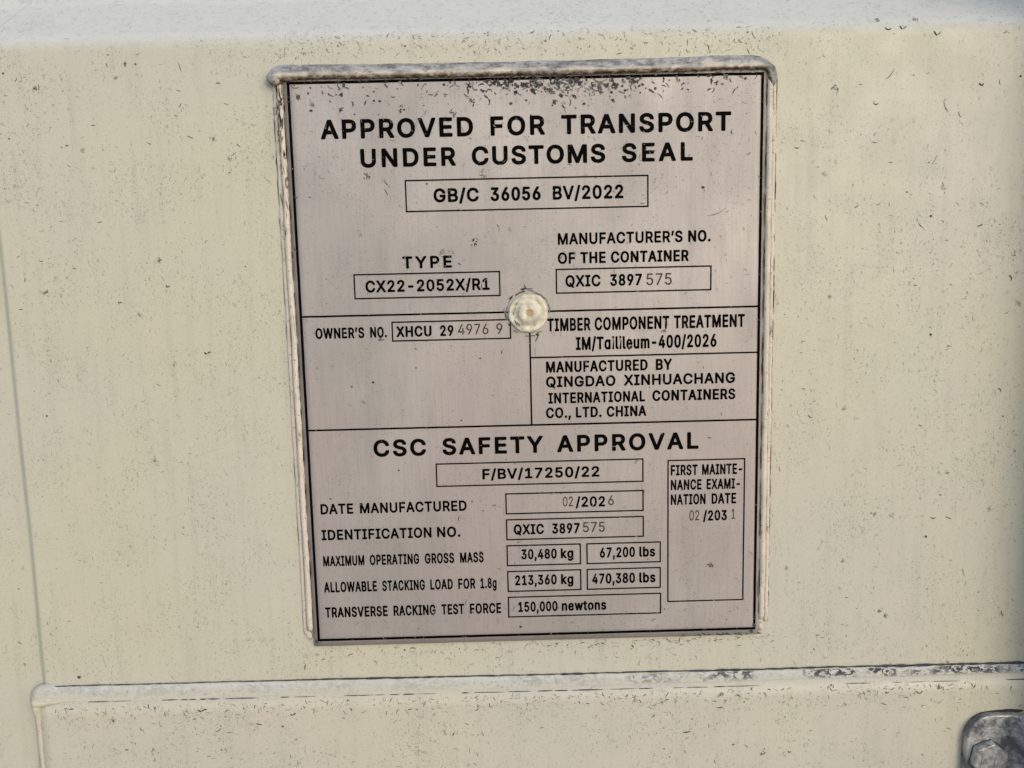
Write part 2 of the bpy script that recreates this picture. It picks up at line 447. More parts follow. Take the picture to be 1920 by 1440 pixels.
lw = .31
for (x0, z0, x1, z1) in BOXES:
    n = 10; V = []; F = []
    outer = [(x0 - lw, z0 - lw), (x1 + lw, z0 - lw), (x1 + lw, z1 + lw), (x0 - lw, z1 + lw)]
    inner = [(x0 + lw, z0 + lw), (x1 - lw, z0 + lw), (x1 - lw, z1 - lw), (x0 + lw, z1 - lw)]
    for e in range(4):
        o0, o1, i0, i1 = outer[e], outer[(e + 1) % 4], inner[e], inner[(e + 1) % 4]
        st = len(V)
        for i in range(n + 1):
            t = i / n
            for (p, q) in ((o0, o1), (i0, i1)):
                x = p[0] + (q[0] - p[0]) * t; z = p[1] + (q[1] - p[1]) * t
                V.append((x, PLY(x, z) - .10, z))
        for i in range(n):
            a = st + 2 * i; F.append((a, a + 2, a + 3, a + 1))
    build('printed_box', V, F, M_INK, plate, smooth=False)

# lettering: flat printed glyphs; outlines in 1/1000 units, a bold, a condensed bold and a thin stamped cut
GLYPHS = {
    'wide': {
        'A': (522, [[10,-6,11,11,198,522,206,532,222,537,298,537,311,534,324,518,511,11,513,-1,510,-12,500,-24,487,-28,414,-28,398,-22,389,-8,347,111,341,114,175,111,132,-12,118,-26,33,-28,18,-20],[218,228,260,358,304,230,298,227]]),
        'B': (499, [[54,-6,53,507,58,524,68,534,81,537,277,537,335,528,377,508,403,488,423,463,437,434,446,399,447,357,440,322,424,292,402,268,425,249,443,226,455,203,465,172,468,138,465,103,457,76,442,46,418,18,388,-3,358,-16,315,-25,269,-28,81,-28,65,-23],[177,86,174,92,174,199,177,202,273,202,296,199,323,187,342,165,348,145,346,122,338,107,323,95,285,86],[177,314,174,318,174,418,177,423,285,421,308,413,323,397,329,376,326,353,315,335,300,323,269,314]]),
        'C': (553, [[34,229,35,289,41,335,53,377,73,419,103,462,134,492,169,515,207,531,257,542,303,544,353,536,395,522,434,499,469,467,495,431,514,389,523,346,519,335,511,325,495,320,426,320,407,331,388,378,373,396,357,409,338,418,315,425,265,425,233,415,205,396,182,369,165,335,156,296,153,254,156,212,163,181,176,150,191,127,210,108,234,93,261,84,292,81,319,85,345,94,365,106,380,121,394,142,406,177,422,188,499,189,511,184,519,175,523,158,515,123,501,89,480,55,459,31,434,10,406,-8,372,-22,315,-34,245,-32,192,-17,142,11,97,54,65,104,45,158]]),
        'D': (545, [[54,-6,53,507,59,526,69,534,81,537,281,536,350,521,381,507,411,488,450,451,479,407,497,361,509,303,511,238,504,176,486,118,458,69,430,38,388,7,346,-12,304,-23,254,-28,81,-28,65,-23],[177,86,174,92,175,422,261,422,311,411,338,395,358,377,373,352,384,322,390,288,392,242,387,203,378,168,366,145,351,126,333,111,311,99,258,86]]),
        'E': (461, [[54,-6,53,507,58,524,68,534,81,537,392,537,408,534,416,526,422,515,422,453,419,438,406,426,392,423,175,422,176,315,377,314,388,312,399,303,405,292,405,230,399,211,381,201,177,200,174,195,175,88,408,83,419,74,425,61,425,-1,420,-16,411,-24,396,-28,81,-28,65,-23]]),
        'F': (453, [[54,-6,53,507,58,524,68,534,81,537,392,537,408,531,416,522,419,511,419,449,415,438,404,426,392,423,177,423,174,418,177,307,369,307,381,304,392,293,396,280,396,218,392,207,381,196,369,193,177,193,174,188,174,-1,169,-16,161,-24,150,-28,81,-28,65,-23]]),
        'G': (563, [[34,229,34,285,41,335,53,378,72,419,95,454,130,490,165,513,204,531,257,543,303,544,353,536,395,521,436,496,470,465,497,427,516,385,524,346,520,335,511,325,495,320,426,320,407,331,384,379,353,409,315,425,265,426,233,415,204,396,182,369,165,335,155,289,154,242,158,200,168,165,185,135,207,111,234,93,265,84,315,83,338,89,357,99,386,127,397,146,404,169,303,171,284,179,276,196,276,258,279,269,288,279,303,284,499,284,515,280,524,269,528,254,525,162,517,123,503,89,479,50,449,20,415,-4,376,-22,315,-34,249,-32,192,-17,142,10,96,54,65,104,44,162]]),
        'H': (560, [[54,-6,53,507,59,526,77,537,146,537,161,533,171,522,174,511,174,322,177,317,381,317,385,318,385,507,389,522,400,534,411,537,481,537,496,531,504,521,507,507,507,-1,500,-18,481,-28,411,-28,398,-24,388,-12,385,-1,385,203,176,203,174,-1,169,-16,161,-24,150,-28,81,-28,65,-23]]),
        'I': (343, [[25,-6,24,61,31,76,48,85,111,88,110,422,48,424,30,434,24,449,24,511,27,522,36,532,52,537,290,537,304,534,313,526,319,511,319,449,316,438,309,430,298,424,233,422,233,92,236,86,298,85,313,75,319,57,319,-1,316,-12,306,-24,294,-28,52,-28,36,-23]]),
        'K': (509, [[54,-6,53,507,59,526,77,537,146,537,161,533,171,522,174,511,174,330,177,325,369,532,385,537,469,537,488,530,498,511,492,492,302,288,494,15,498,-1,492,-18,473,-28,392,-28,377,-23,215,199,174,153,174,-1,169,-17,161,-24,150,-28,81,-28,65,-23]]),
        'L': (436, [[54,-6,54,515,61,529,77,537,150,537,165,530,174,511,175,88,392,84,404,76,410,65,411,-5,400,-23,381,-28,81,-28,65,-23]]),
        'M': (671, [[54,-6,53,507,55,518,61,529,81,537,173,537,185,535,196,526,335,172,338,173,475,526,485,534,496,537,592,537,608,530,616,518,618,507,618,-1,609,-20,592,-28,523,-28,510,-24,500,-12,497,-1,496,261,389,-12,377,-25,365,-28,304,-28,292,-24,284,-16,173,261,172,-1,169,-12,161,-22,150,-28,81,-28,65,-23]]),
        'N': (566, [[54,-6,53,507,59,526,69,534,81,537,161,537,177,530,388,198,392,207,393,518,404,532,419,537,488,537,504,530,511,518,513,507,513,-1,508,-17,496,-26,485,-28,408,-28,388,-20,177,312,173,-10,165,-21,153,-28,81,-28,65,-23]]),
        'O': (576, [[34,229,35,289,41,335,55,381,80,431,113,473,145,500,192,526,234,539,288,544,342,539,384,526,430,501,465,472,497,431,522,381,535,335,543,269,540,204,528,146,509,100,480,54,442,16,395,-13,345,-29,288,-35,230,-29,180,-12,134,17,95,56,65,105,45,158],[157,207,154,265,163,327,185,373,214,404,238,417,261,425,288,427,311,425,353,410,372,396,388,379,405,350,416,319,422,277,422,231,417,192,405,158,388,130,365,106,338,91,303,82,265,83,234,93,206,112,184,137,167,169]]),
        'P': (487, [[54,-6,53,507,58,524,68,534,81,537,269,537,327,529,377,507,406,484,427,459,444,426,455,388,459,349,455,307,445,272,430,242,413,218,392,199,365,181,338,169,281,158,176,157,174,-1,172,-12,161,-24,146,-28,77,-28,61,-20],[177,271,174,276,175,422,273,422,300,416,319,403,334,376,337,342,331,311,315,288,296,277,273,272]]),
        'Q': (576, [[34,229,33,271,38,317,45,351,58,390,74,421,95,453,115,474,145,500,180,521,207,531,245,541,276,544,319,542,357,535,384,526,419,509,462,474,496,432,523,378,538,321,543,236,532,159,522,128,504,90,464,36,515,-34,518,-49,513,-64,503,-73,492,-76,419,-76,402,-68,369,-24,315,-34,257,-34,207,-23,157,1,113,36,72,90,54,128,45,159],[157,207,154,267,163,328,184,372,215,404,238,417,261,425,288,427,311,425,334,419,355,409,388,378,403,354,413,328,420,298,423,255,416,190,407,163,392,135,388,136,355,178,345,185,334,188,257,186,242,173,239,151,289,82,249,87,215,104,190,128,170,163]]),
        'R': (492, [[54,-6,53,507,58,524,68,534,81,537,281,536,338,526,385,504,416,476,441,438,456,392,459,342,452,295,436,257,411,224,375,195,476,11,477,-5,473,-16,461,-26,450,-28,373,-28,358,-23,349,-12,250,169,176,168,174,-1,172,-12,165,-21,150,-28,77,-28,61,-20],[177,284,174,288,175,422,281,422,308,413,325,399,335,376,338,345,332,318,318,299,300,290,277,285]]),
        'S': (489, [[32,126,34,148,40,157,50,163,128,165,140,162,150,152,158,121,167,106,182,93,201,84,232,78,266,79,297,87,321,102,335,121,338,140,335,156,320,170,282,188,186,215,147,230,108,252,78,279,60,306,49,336,45,371,49,410,67,456,97,491,140,520,193,539,251,544,313,536,366,515,405,485,432,448,448,406,450,371,444,360,434,352,420,349,347,352,334,363,325,394,313,410,290,423,259,429,220,428,191,417,171,398,165,375,170,356,190,340,224,326,313,301,359,283,403,256,435,221,447,198,454,175,458,148,457,117,451,90,441,63,426,40,409,20,363,-12,305,-32,232,-37,166,-27,113,-4,74,29,57,52,45,75]]),
        'T': (491, [[25,445,25,515,33,529,48,537,441,537,452,533,463,522,467,511,467,449,463,438,452,427,441,423,307,422,307,-1,302,-16,291,-26,279,-28,210,-28,194,-20,186,-5,185,422,48,424,33,431]]),
        'U': (560, [[54,155,53,510,62,529,81,537,146,537,161,532,171,522,174,510,174,179,177,153,190,122,213,99,242,85,281,80,319,85,346,98,369,121,382,149,385,176,386,506,389,522,400,533,411,537,481,537,500,528,507,510,505,141,497,106,482,72,461,41,435,14,408,-5,377,-20,319,-34,281,-37,242,-34,185,-20,135,7,93,49,67,95,58,126]]),
        'V': (522, [[10,502,10,515,14,524,22,532,33,537,110,537,128,526,260,158,264,155,394,526,402,534,414,537,487,537,498,533,509,522,513,511,511,499,327,-8,314,-24,298,-28,222,-28,210,-24,200,-12]]),
        'W': (729, [[10,502,10,515,14,524,22,532,33,537,106,537,118,533,126,526,132,515,214,196,303,522,314,534,325,537,402,537,414,534,424,526,429,515,514,193,600,522,610,533,622,537,695,537,710,530,718,518,719,503,579,-7,572,-20,552,-28,475,-28,464,-25,453,-16,364,305,275,-16,264,-26,252,-28,175,-28,156,-20,148,-6]]),
        'X': (517, [[12,-6,11,3,16,16,187,261,26,495,22,511,28,526,39,535,50,537,127,537,143,532,258,363,377,531,393,537,466,537,477,536,487,530,495,515,493,495,333,261,502,15,505,-5,497,-20,477,-28,400,-28,385,-22,258,160,128,-24,116,-28,35,-28,19,-20]]),
        'Y': (515, [[10,502,13,522,29,536,114,537,129,532,256,328,260,329,383,530,398,537,479,537,491,533,502,522,505,511,502,495,318,199,318,-1,313,-16,302,-25,291,-28,222,-28,209,-24,199,-12,196,-1,196,199]]),
        '0': (496, [[41,223,44,319,52,365,63,404,80,441,99,471,122,497,145,515,176,531,211,541,249,544,288,540,322,530,353,513,380,491,404,462,431,408,447,350,455,273,452,189,440,127,417,69,389,27,353,-5,330,-18,299,-29,245,-35,188,-26,165,-17,136,0,99,37,68,91,49,158],[161,215,159,265,164,319,172,358,187,392,205,415,226,428,253,431,280,423,299,407,315,381,327,346,335,300,337,242,333,196,325,154,311,119,291,94,268,81,238,79,215,87,195,104,179,131,167,169]]),
        '1': (496, [[70,-6,69,57,73,68,82,78,97,83,205,84,205,392,120,332,109,329,97,331,86,340,79,353,81,438,90,449,209,535,297,537,309,535,320,526,326,511,326,88,328,83,416,83,432,76,441,57,441,-1,438,-12,428,-24,412,-28,97,-28,82,-23]]),
        '2': (496, [[57,-6,57,49,62,65,281,299,306,338,313,368,309,395,292,417,265,429,231,430,207,423,190,407,179,384,175,353,163,338,150,333,77,335,64,345,58,365,64,411,79,449,99,480,123,503,153,522,188,536,227,543,269,543,307,535,342,521,386,488,404,465,417,442,430,392,431,361,426,330,410,288,380,242,331,184,240,88,246,85,411,85,423,82,434,72,439,61,439,-1,436,-12,427,-23,411,-28,84,-28,69,-23]]),
        '3': (496, [[37,122,37,135,41,146,57,159,137,159,149,154,155,146,164,114,180,96,210,82,249,79,279,85,301,96,316,115,322,139,321,158,315,177,305,192,291,204,272,213,249,217,172,220,158,227,150,242,150,300,153,312,249,423,91,424,76,428,66,439,63,450,63,512,69,527,80,535,91,537,395,537,414,529,422,512,422,458,418,446,304,315,349,298,386,273,416,239,434,200,443,154,438,104,422,62,397,27,376,7,353,-8,303,-28,237,-35,172,-27,118,-4,80,27,62,50,50,73]]),
        '4': (496, [[33,99,33,161,36,172,246,526,256,535,268,537,333,537,349,532,360,515,357,495,179,192,273,192,275,318,277,330,287,341,302,346,364,346,384,338,393,318,394,192,445,189,460,176,463,161,463,103,457,88,441,78,393,76,393,-1,388,-16,379,-24,368,-28,302,-28,287,-24,279,-16,275,-5,275,72,272,77,60,77,43,84]]),
        '5': (496, [[53,119,55,142,69,156,80,159,150,158,167,146,179,112,196,93,223,81,253,79,280,87,300,102,313,123,320,150,319,181,310,208,292,230,269,244,242,248,211,245,184,236,161,220,150,217,80,225,64,239,61,258,89,512,95,527,107,535,119,537,388,537,406,531,414,519,416,508,416,450,407,431,388,424,200,424,190,358,192,353,226,361,265,362,319,350,346,337,372,319,392,300,411,273,426,242,436,212,440,177,440,142,435,112,425,81,410,54,393,31,353,-4,303,-27,276,-33,242,-35,184,-28,134,-6,94,27,66,69]]),
        '6': (496, [[57,143,57,177,62,208,72,242,87,277,126,343,252,527,261,534,273,537,346,537,361,531,371,515,369,496,266,346,266,342,296,339,326,331,365,311,399,278,423,239,437,189,437,127,423,77,398,35,376,12,353,-6,303,-28,246,-35,215,-33,184,-26,157,-14,134,0,96,38,68,89],[176,140,176,173,184,200,199,220,223,233,253,237,280,230,303,212,315,189,320,154,314,123,297,96,273,81,238,78,211,86,189,108]]),
        '7': (496, [[56,445,56,515,63,529,79,537,413,537,429,532,439,518,438,438,212,-12,206,-21,194,-27,110,-27,98,-20,93,-12,91,7,300,422,83,424,66,430]]),
        '8': (496, [[46,119,46,158,57,200,80,239,110,269,92,290,77,315,68,342,64,369,64,400,70,427,83,458,100,481,126,506,157,525,192,537,230,543,269,543,311,535,346,521,376,500,398,477,416,450,427,419,431,389,429,354,421,323,405,292,385,269,412,242,430,215,443,185,450,150,450,115,444,89,433,62,412,31,392,11,369,-5,342,-18,311,-28,249,-35,184,-28,130,-7,88,26,59,69],[169,118,166,146,175,173,195,192,222,204,261,206,292,197,315,180,328,154,329,127,321,108,303,91,276,80,242,78,207,84,184,96],[184,362,183,385,190,404,204,419,226,429,253,431,280,426,299,412,310,392,311,365,305,346,291,331,269,320,238,319,211,326,192,342]]),
        '9': (496, [[57,333,57,372,62,403,73,434,88,461,106,484,131,507,157,523,188,536,223,543,257,544,292,539,326,528,353,514,380,493,403,466,419,439,433,399,439,349,434,303,421,261,401,218,369,165,245,-16,234,-26,223,-28,149,-28,136,-24,126,-12,123,3,127,15,231,165,188,172,161,181,134,195,110,215,90,238,75,265,62,299],[176,335,176,365,184,392,199,413,223,428,253,432,280,425,302,407,315,384,320,349,315,318,298,292,273,276,238,272,211,281,188,303]]),
        '/': (292, [[8,-83,8,-70,173,542,180,553,193,560,266,559,282,546,284,527,118,-89,108,-100,96,-105,35,-105,20,-100]]),
        '-': (496, [[108,181,108,251,115,264,127,272,362,273,377,266,386,252,386,183,379,168,365,160,135,159,119,164]]),
        '.': (231, [[43,30,45,60,55,83,78,104,105,114,132,114,159,102,180,79,190,52,189,26,178,-1,155,-23,128,-32,101,-31,74,-19,53,2]]),
        ',': (231, [[31,-126,61,76,66,87,74,95,85,99,158,100,174,95,185,81,186,64,129,-136,112,-147,54,-148,39,-140]]),
        '’': (220, [[45,312,75,514,80,525,88,533,99,537,172,537,188,533,199,518,200,502,143,302,126,290,68,290,53,298]]),
        'ɑ': (467, [[28,166,31,237,38,272,50,303,82,353,101,372,128,390,166,406,216,413,262,408,305,388,316,403,332,408,397,408,409,403,417,395,422,379,422,-1,419,-13,409,-24,393,-28,328,-28,316,-23,305,-11,266,-30,216,-37,174,-32,135,-18,93,12,61,53,38,106],[147,170,147,210,153,241,165,268,182,287,205,299,235,301,262,293,282,276,293,256,301,233,305,176,295,126,285,106,270,90,252,79,232,75,209,77,189,85,173,99,161,118,152,141]]),
        'i': (209, [[35,473,36,499,47,522,67,542,93,551,120,551,146,539,166,520,175,495,175,468,162,442,143,425,116,415,89,416,62,429,43,449],[46,-7,46,387,54,400,70,407,143,407,158,396,164,380,163,-5,154,-21,135,-28,66,-27,54,-20]]),
        'l': (232, [[46,68,46,516,54,529,69,537,142,536,158,526,164,508,165,81,196,82,207,78,215,70,230,8,230,-3,219,-20,196,-28,150,-31,112,-23,88,-11,65,12,52,39]]),
        'e': (447, [[28,165,28,210,33,249,46,291,62,322,82,349,110,376,139,394,170,405,205,412,247,412,285,404,320,391,351,370,375,345,395,314,411,276,420,226,421,168,416,154,405,144,393,141,151,140,160,114,175,95,197,81,220,75,251,76,274,83,292,99,307,126,320,133,332,134,393,118,407,110,414,99,414,83,403,56,386,29,347,-5,297,-28,251,-36,197,-34,155,-23,113,-1,80,29,52,72,36,114],[155,251,165,272,182,288,201,298,224,302,247,299,267,291,283,276,295,253,289,249]]),
        'u': (453, [[46,118,45,379,48,390,56,402,73,408,139,408,153,402,161,390,165,125,171,106,184,90,200,82,219,79,242,81,262,90,277,106,286,129,289,379,293,394,304,404,315,408,381,408,400,398,407,379,407,2,404,-13,396,-22,381,-28,315,-28,301,-21,292,-9,254,-26,219,-33,177,-32,139,-22,100,1,73,32,55,71]]),
        'm': (653, [[46,-6,45,380,48,392,58,403,73,408,135,408,149,403,162,391,185,403,212,412,262,413,304,399,342,368,372,392,404,406,439,414,473,414,504,408,535,395,558,379,580,353,600,311,607,265,607,-1,604,-12,594,-24,581,-28,515,-28,502,-24,491,-12,489,-1,487,268,482,284,475,292,459,299,442,302,420,299,404,292,392,278,386,261,385,-1,382,-12,373,-23,358,-28,292,-28,280,-24,270,-12,267,-1,266,268,263,280,253,292,239,299,223,302,204,300,185,290,173,276,165,257,164,-1,161,-12,151,-24,139,-28,73,-28,58,-23]]),
        'k': (423, [[46,-6,46,515,54,529,65,536,139,537,154,530,163,511,165,277,292,404,304,408,385,408,397,403,407,392,410,376,403,361,260,215,415,18,421,7,422,-5,414,-20,396,-28,315,-28,300,-24,173,135,164,126,164,-1,155,-20,139,-28,69,-28,54,-20]]),
        'g': (468, [[28,169,31,241,47,298,78,349,101,372,124,388,166,406,209,413,262,408,305,388,318,402,332,408,397,408,412,401,420,391,422,379,422,-21,413,-71,390,-113,363,-140,332,-158,297,-171,255,-178,209,-178,162,-172,124,-157,93,-138,64,-109,45,-78,45,-59,59,-44,112,-14,128,-13,139,-17,166,-49,185,-61,212,-68,251,-67,274,-60,292,-48,301,-31,304,-5,301,-2,278,-14,255,-20,205,-23,159,-15,119,2,85,29,56,68,36,118],[147,174,147,210,154,245,167,272,185,290,212,300,243,300,266,291,285,272,295,252,302,229,304,172,293,128,282,110,270,100,251,91,228,88,205,90,185,98,171,110,160,126,151,149]]),
        'b': (467, [[46,-6,46,514,54,529,65,536,139,537,155,529,163,514,165,389,192,404,219,411,258,413,292,409,323,399,350,384,375,364,395,341,421,295,435,249,440,191,436,137,422,83,396,37,359,-1,315,-25,273,-35,231,-36,192,-27,162,-10,150,-23,139,-28,73,-28,54,-21],[165,154,163,191,166,229,176,260,192,283,215,297,242,301,269,297,290,283,302,268,313,245,321,191,319,160,313,133,304,113,291,95,276,83,258,77,231,76,212,81,196,91,183,106,173,126]]),
        's': (408, [[29,88,31,106,45,120,114,135,133,129,141,119,153,91,164,83,179,77,206,74,233,78,251,87,260,99,259,110,245,122,152,145,110,162,79,183,60,204,43,245,41,291,54,333,83,370,110,389,141,403,175,411,218,413,256,408,286,399,314,384,337,364,360,330,373,295,370,276,357,264,295,249,283,249,268,259,256,281,244,295,233,301,214,304,195,303,175,297,162,287,159,276,164,265,179,257,271,233,310,219,340,199,361,176,373,153,378,133,380,87,366,45,337,8,298,-17,252,-32,195,-37,145,-30,102,-13,68,13,44,45]]),
        'n': (452, [[46,-6,45,380,50,395,58,403,69,407,135,408,150,402,162,388,208,408,258,413,308,403,350,380,370,361,387,334,398,307,405,272,407,-1,400,-19,381,-28,315,-28,302,-24,292,-12,289,-1,287,257,280,276,269,289,254,297,235,301,208,297,189,288,175,272,167,253,164,226,164,-1,159,-16,150,-24,139,-28,73,-28,58,-23]]),
        'w': (610, [[16,373,16,384,20,395,28,403,39,407,112,408,129,399,136,388,189,196,193,196,251,397,258,404,270,408,339,408,351,405,358,399,365,388,420,194,478,395,489,405,501,408,570,408,585,400,593,388,594,372,478,-8,471,-20,455,-28,389,-28,378,-26,366,-16,305,192,243,-17,232,-26,220,-28,155,-28,139,-21,132,-8]]),
        't': (270, [[0,321,-1,380,2,391,8,400,19,407,54,408,58,410,58,476,66,491,77,498,146,500,162,496,171,487,175,476,177,409,231,407,249,395,254,380,254,330,248,310,231,299,181,299,176,295,176,99,177,84,181,80,227,82,239,78,248,68,263,3,259,-13,250,-22,231,-29,204,-32,150,-28,111,-13,81,15,66,44,58,80,58,295,54,299,16,301,5,310]]),
        'o': (458, [[28,166,28,210,33,249,46,291,64,326,89,356,116,379,151,398,185,409,228,413,262,410,305,399,336,383,369,356,394,326,412,291,425,249,431,199,429,149,418,103,402,64,378,29,347,0,316,-18,274,-32,228,-37,182,-32,143,-19,105,5,74,37,52,72,36,114],[147,169,147,206,154,241,166,268,185,289,212,300,243,300,269,291,289,272,300,253,308,226,311,168,306,141,298,118,285,99,272,87,255,78,232,75,209,77,189,85,173,99,161,118,152,141]]),
    },
    'narrow': {
        'A': (376, [[5,-6,6,8,137,520,144,529,155,535,225,533,233,528,240,516,370,8,369,-11,359,-22,348,-27,294,-27,279,-20,271,-7,241,112,236,115,136,114,106,-7,94,-23,82,-27,29,-27,13,-20],[163,227,186,324,212,228]]),
        'B': (360, [[36,-6,35,508,38,520,48,531,63,536,198,535,240,527,267,512,294,485,311,455,322,416,326,374,322,331,310,297,292,270,322,224,337,178,339,112,326,58,310,28,290,6,263,-12,232,-23,201,-27,59,-27,44,-20],[136,84,136,203,198,204,217,197,232,179,241,155,241,124,232,100,225,92,209,86],[136,313,135,424,194,424,210,420,222,405,228,381,226,351,217,329,205,318,194,313]]),
        'C': (398, [[22,224,25,317,40,390,68,456,84,478,107,503,134,523,157,534,184,541,215,542,245,538,272,528,299,511,321,490,346,455,366,409,378,352,372,331,365,325,353,321,303,321,293,325,282,336,269,382,249,411,222,427,191,427,164,409,141,375,126,328,120,267,123,198,135,148,158,105,172,92,188,83,218,81,234,86,249,98,270,128,283,175,295,185,353,187,365,184,374,175,378,163,376,144,360,82,337,40,307,5,265,-22,241,-30,215,-34,165,-28,141,-18,116,-2,76,40,49,91,32,148]]),
        'D': (392, [[36,-6,35,508,38,520,48,531,63,536,190,535,217,532,244,523,282,501,315,466,340,423,360,362,369,301,370,224,360,151,344,97,323,55,298,24,264,-3,232,-18,186,-27,59,-27,44,-20],[136,84,135,424,194,423,214,416,232,402,247,381,259,355,268,320,272,278,268,193,251,135,239,116,225,101,209,91,190,86]]),
        'E': (334, [[36,-6,35,508,38,520,48,531,59,536,282,536,294,532,303,524,308,508,308,447,298,430,282,425,135,424,136,313,271,313,282,309,292,301,296,289,296,231,290,212,275,202,135,201,134,89,136,84,282,84,298,80,307,70,310,58,308,-11,298,-22,286,-27,63,-27,47,-22]]),
        'F': (328, [[36,-6,35,508,38,520,48,531,59,536,278,536,290,533,301,524,306,508,305,447,294,429,278,425,136,425,134,420,136,306,263,305,278,301,285,293,289,281,290,220,286,208,278,199,267,195,136,194,132,-11,125,-21,113,-26,59,-27,44,-20]]),
        'G': (405, [[22,223,25,317,39,390,52,425,68,457,84,479,107,504,134,524,161,535,188,541,218,542,245,537,276,525,300,509,322,488,348,452,367,405,379,352,378,340,372,331,353,322,303,322,293,325,282,336,267,382,245,413,222,427,191,427,163,409,141,375,126,328,120,267,124,190,142,132,156,109,172,92,191,82,211,80,238,88,257,105,274,136,281,171,215,172,197,182,191,198,191,255,199,275,218,283,357,283,368,279,377,271,382,255,382,186,372,113,347,52,328,25,307,3,265,-23,238,-31,211,-34,165,-28,141,-18,116,-2,79,36,51,86,32,148]]),
        'H': (402, [[36,-6,35,508,40,524,48,531,59,536,109,536,122,531,132,520,134,508,136,316,267,316,268,508,270,520,278,530,290,535,340,536,354,531,365,520,367,508,367,1,363,-15,355,-22,344,-27,294,-27,280,-22,270,-11,267,205,136,205,132,-11,125,-21,113,-26,59,-27,44,-20]]),
        'I': (251, [[16,-6,15,58,20,72,35,83,73,84,76,89,76,420,73,425,35,426,24,431,18,439,15,451,17,520,27,531,39,536,220,533,231,524,236,512,234,443,227,432,220,427,177,425,175,420,175,89,177,84,216,83,233,70,236,58,234,-11,224,-22,212,-27,43,-27,27,-22]]),
        'K': (367, [[36,-6,35,508,40,524,48,531,59,536,109,536,122,531,132,520,136,344,256,528,275,536,336,536,348,532,360,516,358,497,222,285,358,12,361,-3,357,-15,348,-23,336,-27,278,-27,261,-19,155,190,135,158,134,1,130,-15,113,-26,59,-27,44,-20]]),
        'L': (316, [[36,-6,36,512,43,528,55,535,113,535,128,526,134,508,135,85,275,84,286,81,294,74,300,62,300,-3,293,-19,275,-27,59,-27,44,-20]]),
        'M': (480, [[36,-6,35,508,40,524,48,531,59,536,125,536,140,532,149,524,240,196,331,524,340,532,351,536,421,536,432,531,442,520,445,508,445,1,440,-15,432,-23,421,-27,371,-27,358,-22,349,-11,344,205,286,-7,275,-22,263,-27,217,-27,205,-22,198,-15,136,203,133,189,130,-11,125,-19,113,-26,59,-27,44,-20]]),
        'N': (407, [[36,-6,35,508,40,524,51,533,63,536,121,535,136,526,271,226,273,516,280,528,294,535,348,536,359,531,369,520,372,508,372,1,367,-15,355,-25,344,-27,286,-27,271,-18,136,281,134,-7,127,-19,117,-25,63,-27,47,-22]]),
        'O': (414, [[22,224,25,317,40,390,68,455,84,478,107,503,134,523,157,534,188,541,218,542,249,537,272,527,299,510,322,488,354,440,378,378,389,317,392,236,385,163,370,105,343,48,307,5,287,-10,261,-24,215,-34,165,-28,141,-18,116,-2,77,40,49,92,32,148],[122,206,120,255,123,309,131,348,145,382,164,409,184,424,211,429,234,422,254,405,271,378,285,340,292,302,294,252,291,198,283,159,269,125,252,102,230,85,203,80,180,87,158,105,142,132,129,167]]),
        'P': (352, [[36,-6,35,508,38,520,48,531,63,536,194,535,240,526,270,508,293,485,312,455,323,424,331,385,333,339,328,293,318,255,305,228,290,206,271,187,251,174,205,160,136,158,134,-3,125,-21,109,-27,59,-27,44,-20],[136,269,135,424,186,425,205,421,222,405,232,374,234,331,226,297,216,281,201,272]]),
        'Q': (414, [[22,224,23,303,36,376,63,445,99,495,122,515,145,529,172,538,195,542,218,542,249,537,272,527,299,510,330,479,357,435,378,376,389,318,392,238,385,161,366,95,336,38,374,-39,374,-55,368,-66,353,-74,295,-74,280,-65,257,-25,218,-33,176,-31,141,-18,110,3,76,41,48,95,29,161],[122,206,120,257,123,311,131,349,145,383,162,407,184,424,207,429,233,422,253,407,268,384,280,357,289,322,294,280,294,230,289,188,280,151,276,147,260,176,245,185,191,186,176,181,168,172,165,157,201,84,199,81,188,83,164,99,145,126,131,161]]),
        'R': (355, [[36,-6,35,508,38,520,48,531,63,536,194,536,240,526,271,509,298,481,316,451,329,408,334,343,326,285,308,239,273,197,345,8,344,-11,335,-22,321,-27,263,-27,248,-19,175,170,171,171,135,170,134,1,128,-17,113,-26,59,-27,44,-20],[136,282,135,424,186,425,209,420,224,405,233,378,234,335,226,305,217,292,201,284]]),
        'S': (353, [[21,124,22,146,36,161,98,163,109,158,117,150,128,104,137,92,152,82,171,76,194,78,213,88,226,103,234,123,235,142,232,161,224,173,198,190,105,231,78,251,57,276,44,300,35,326,30,384,36,426,49,461,73,496,102,520,132,535,171,542,213,539,248,525,285,496,312,453,322,423,327,396,327,373,322,361,313,354,302,351,255,351,244,354,232,366,226,396,216,415,198,428,178,431,155,427,140,415,129,392,129,365,134,350,152,332,232,297,268,276,294,253,313,226,329,184,333,130,327,84,308,38,276,0,236,-25,186,-36,132,-30,90,-10,55,24,31,73]]),
        'T': (355, [[16,446,17,516,23,528,35,535,312,536,328,531,337,520,339,451,330,431,312,425,227,424,227,1,223,-15,209,-26,147,-26,135,-19,128,-3,128,424,35,426,24,432]]),
        'U': (403, [[36,151,35,508,43,527,59,536,109,536,122,531,132,519,136,150,145,119,160,96,178,83,201,79,225,83,243,96,257,119,266,150,270,519,280,531,294,536,344,535,359,528,365,519,367,508,366,150,361,112,351,77,336,46,318,19,282,-12,240,-31,213,-35,182,-34,136,-21,98,6,67,45,45,96]]),
        'V': (376, [[5,503,5,512,9,524,25,535,82,536,94,531,102,524,190,185,272,520,282,532,298,536,352,535,363,528,369,520,370,501,241,-7,234,-19,225,-25,159,-27,148,-22,138,-11]]),
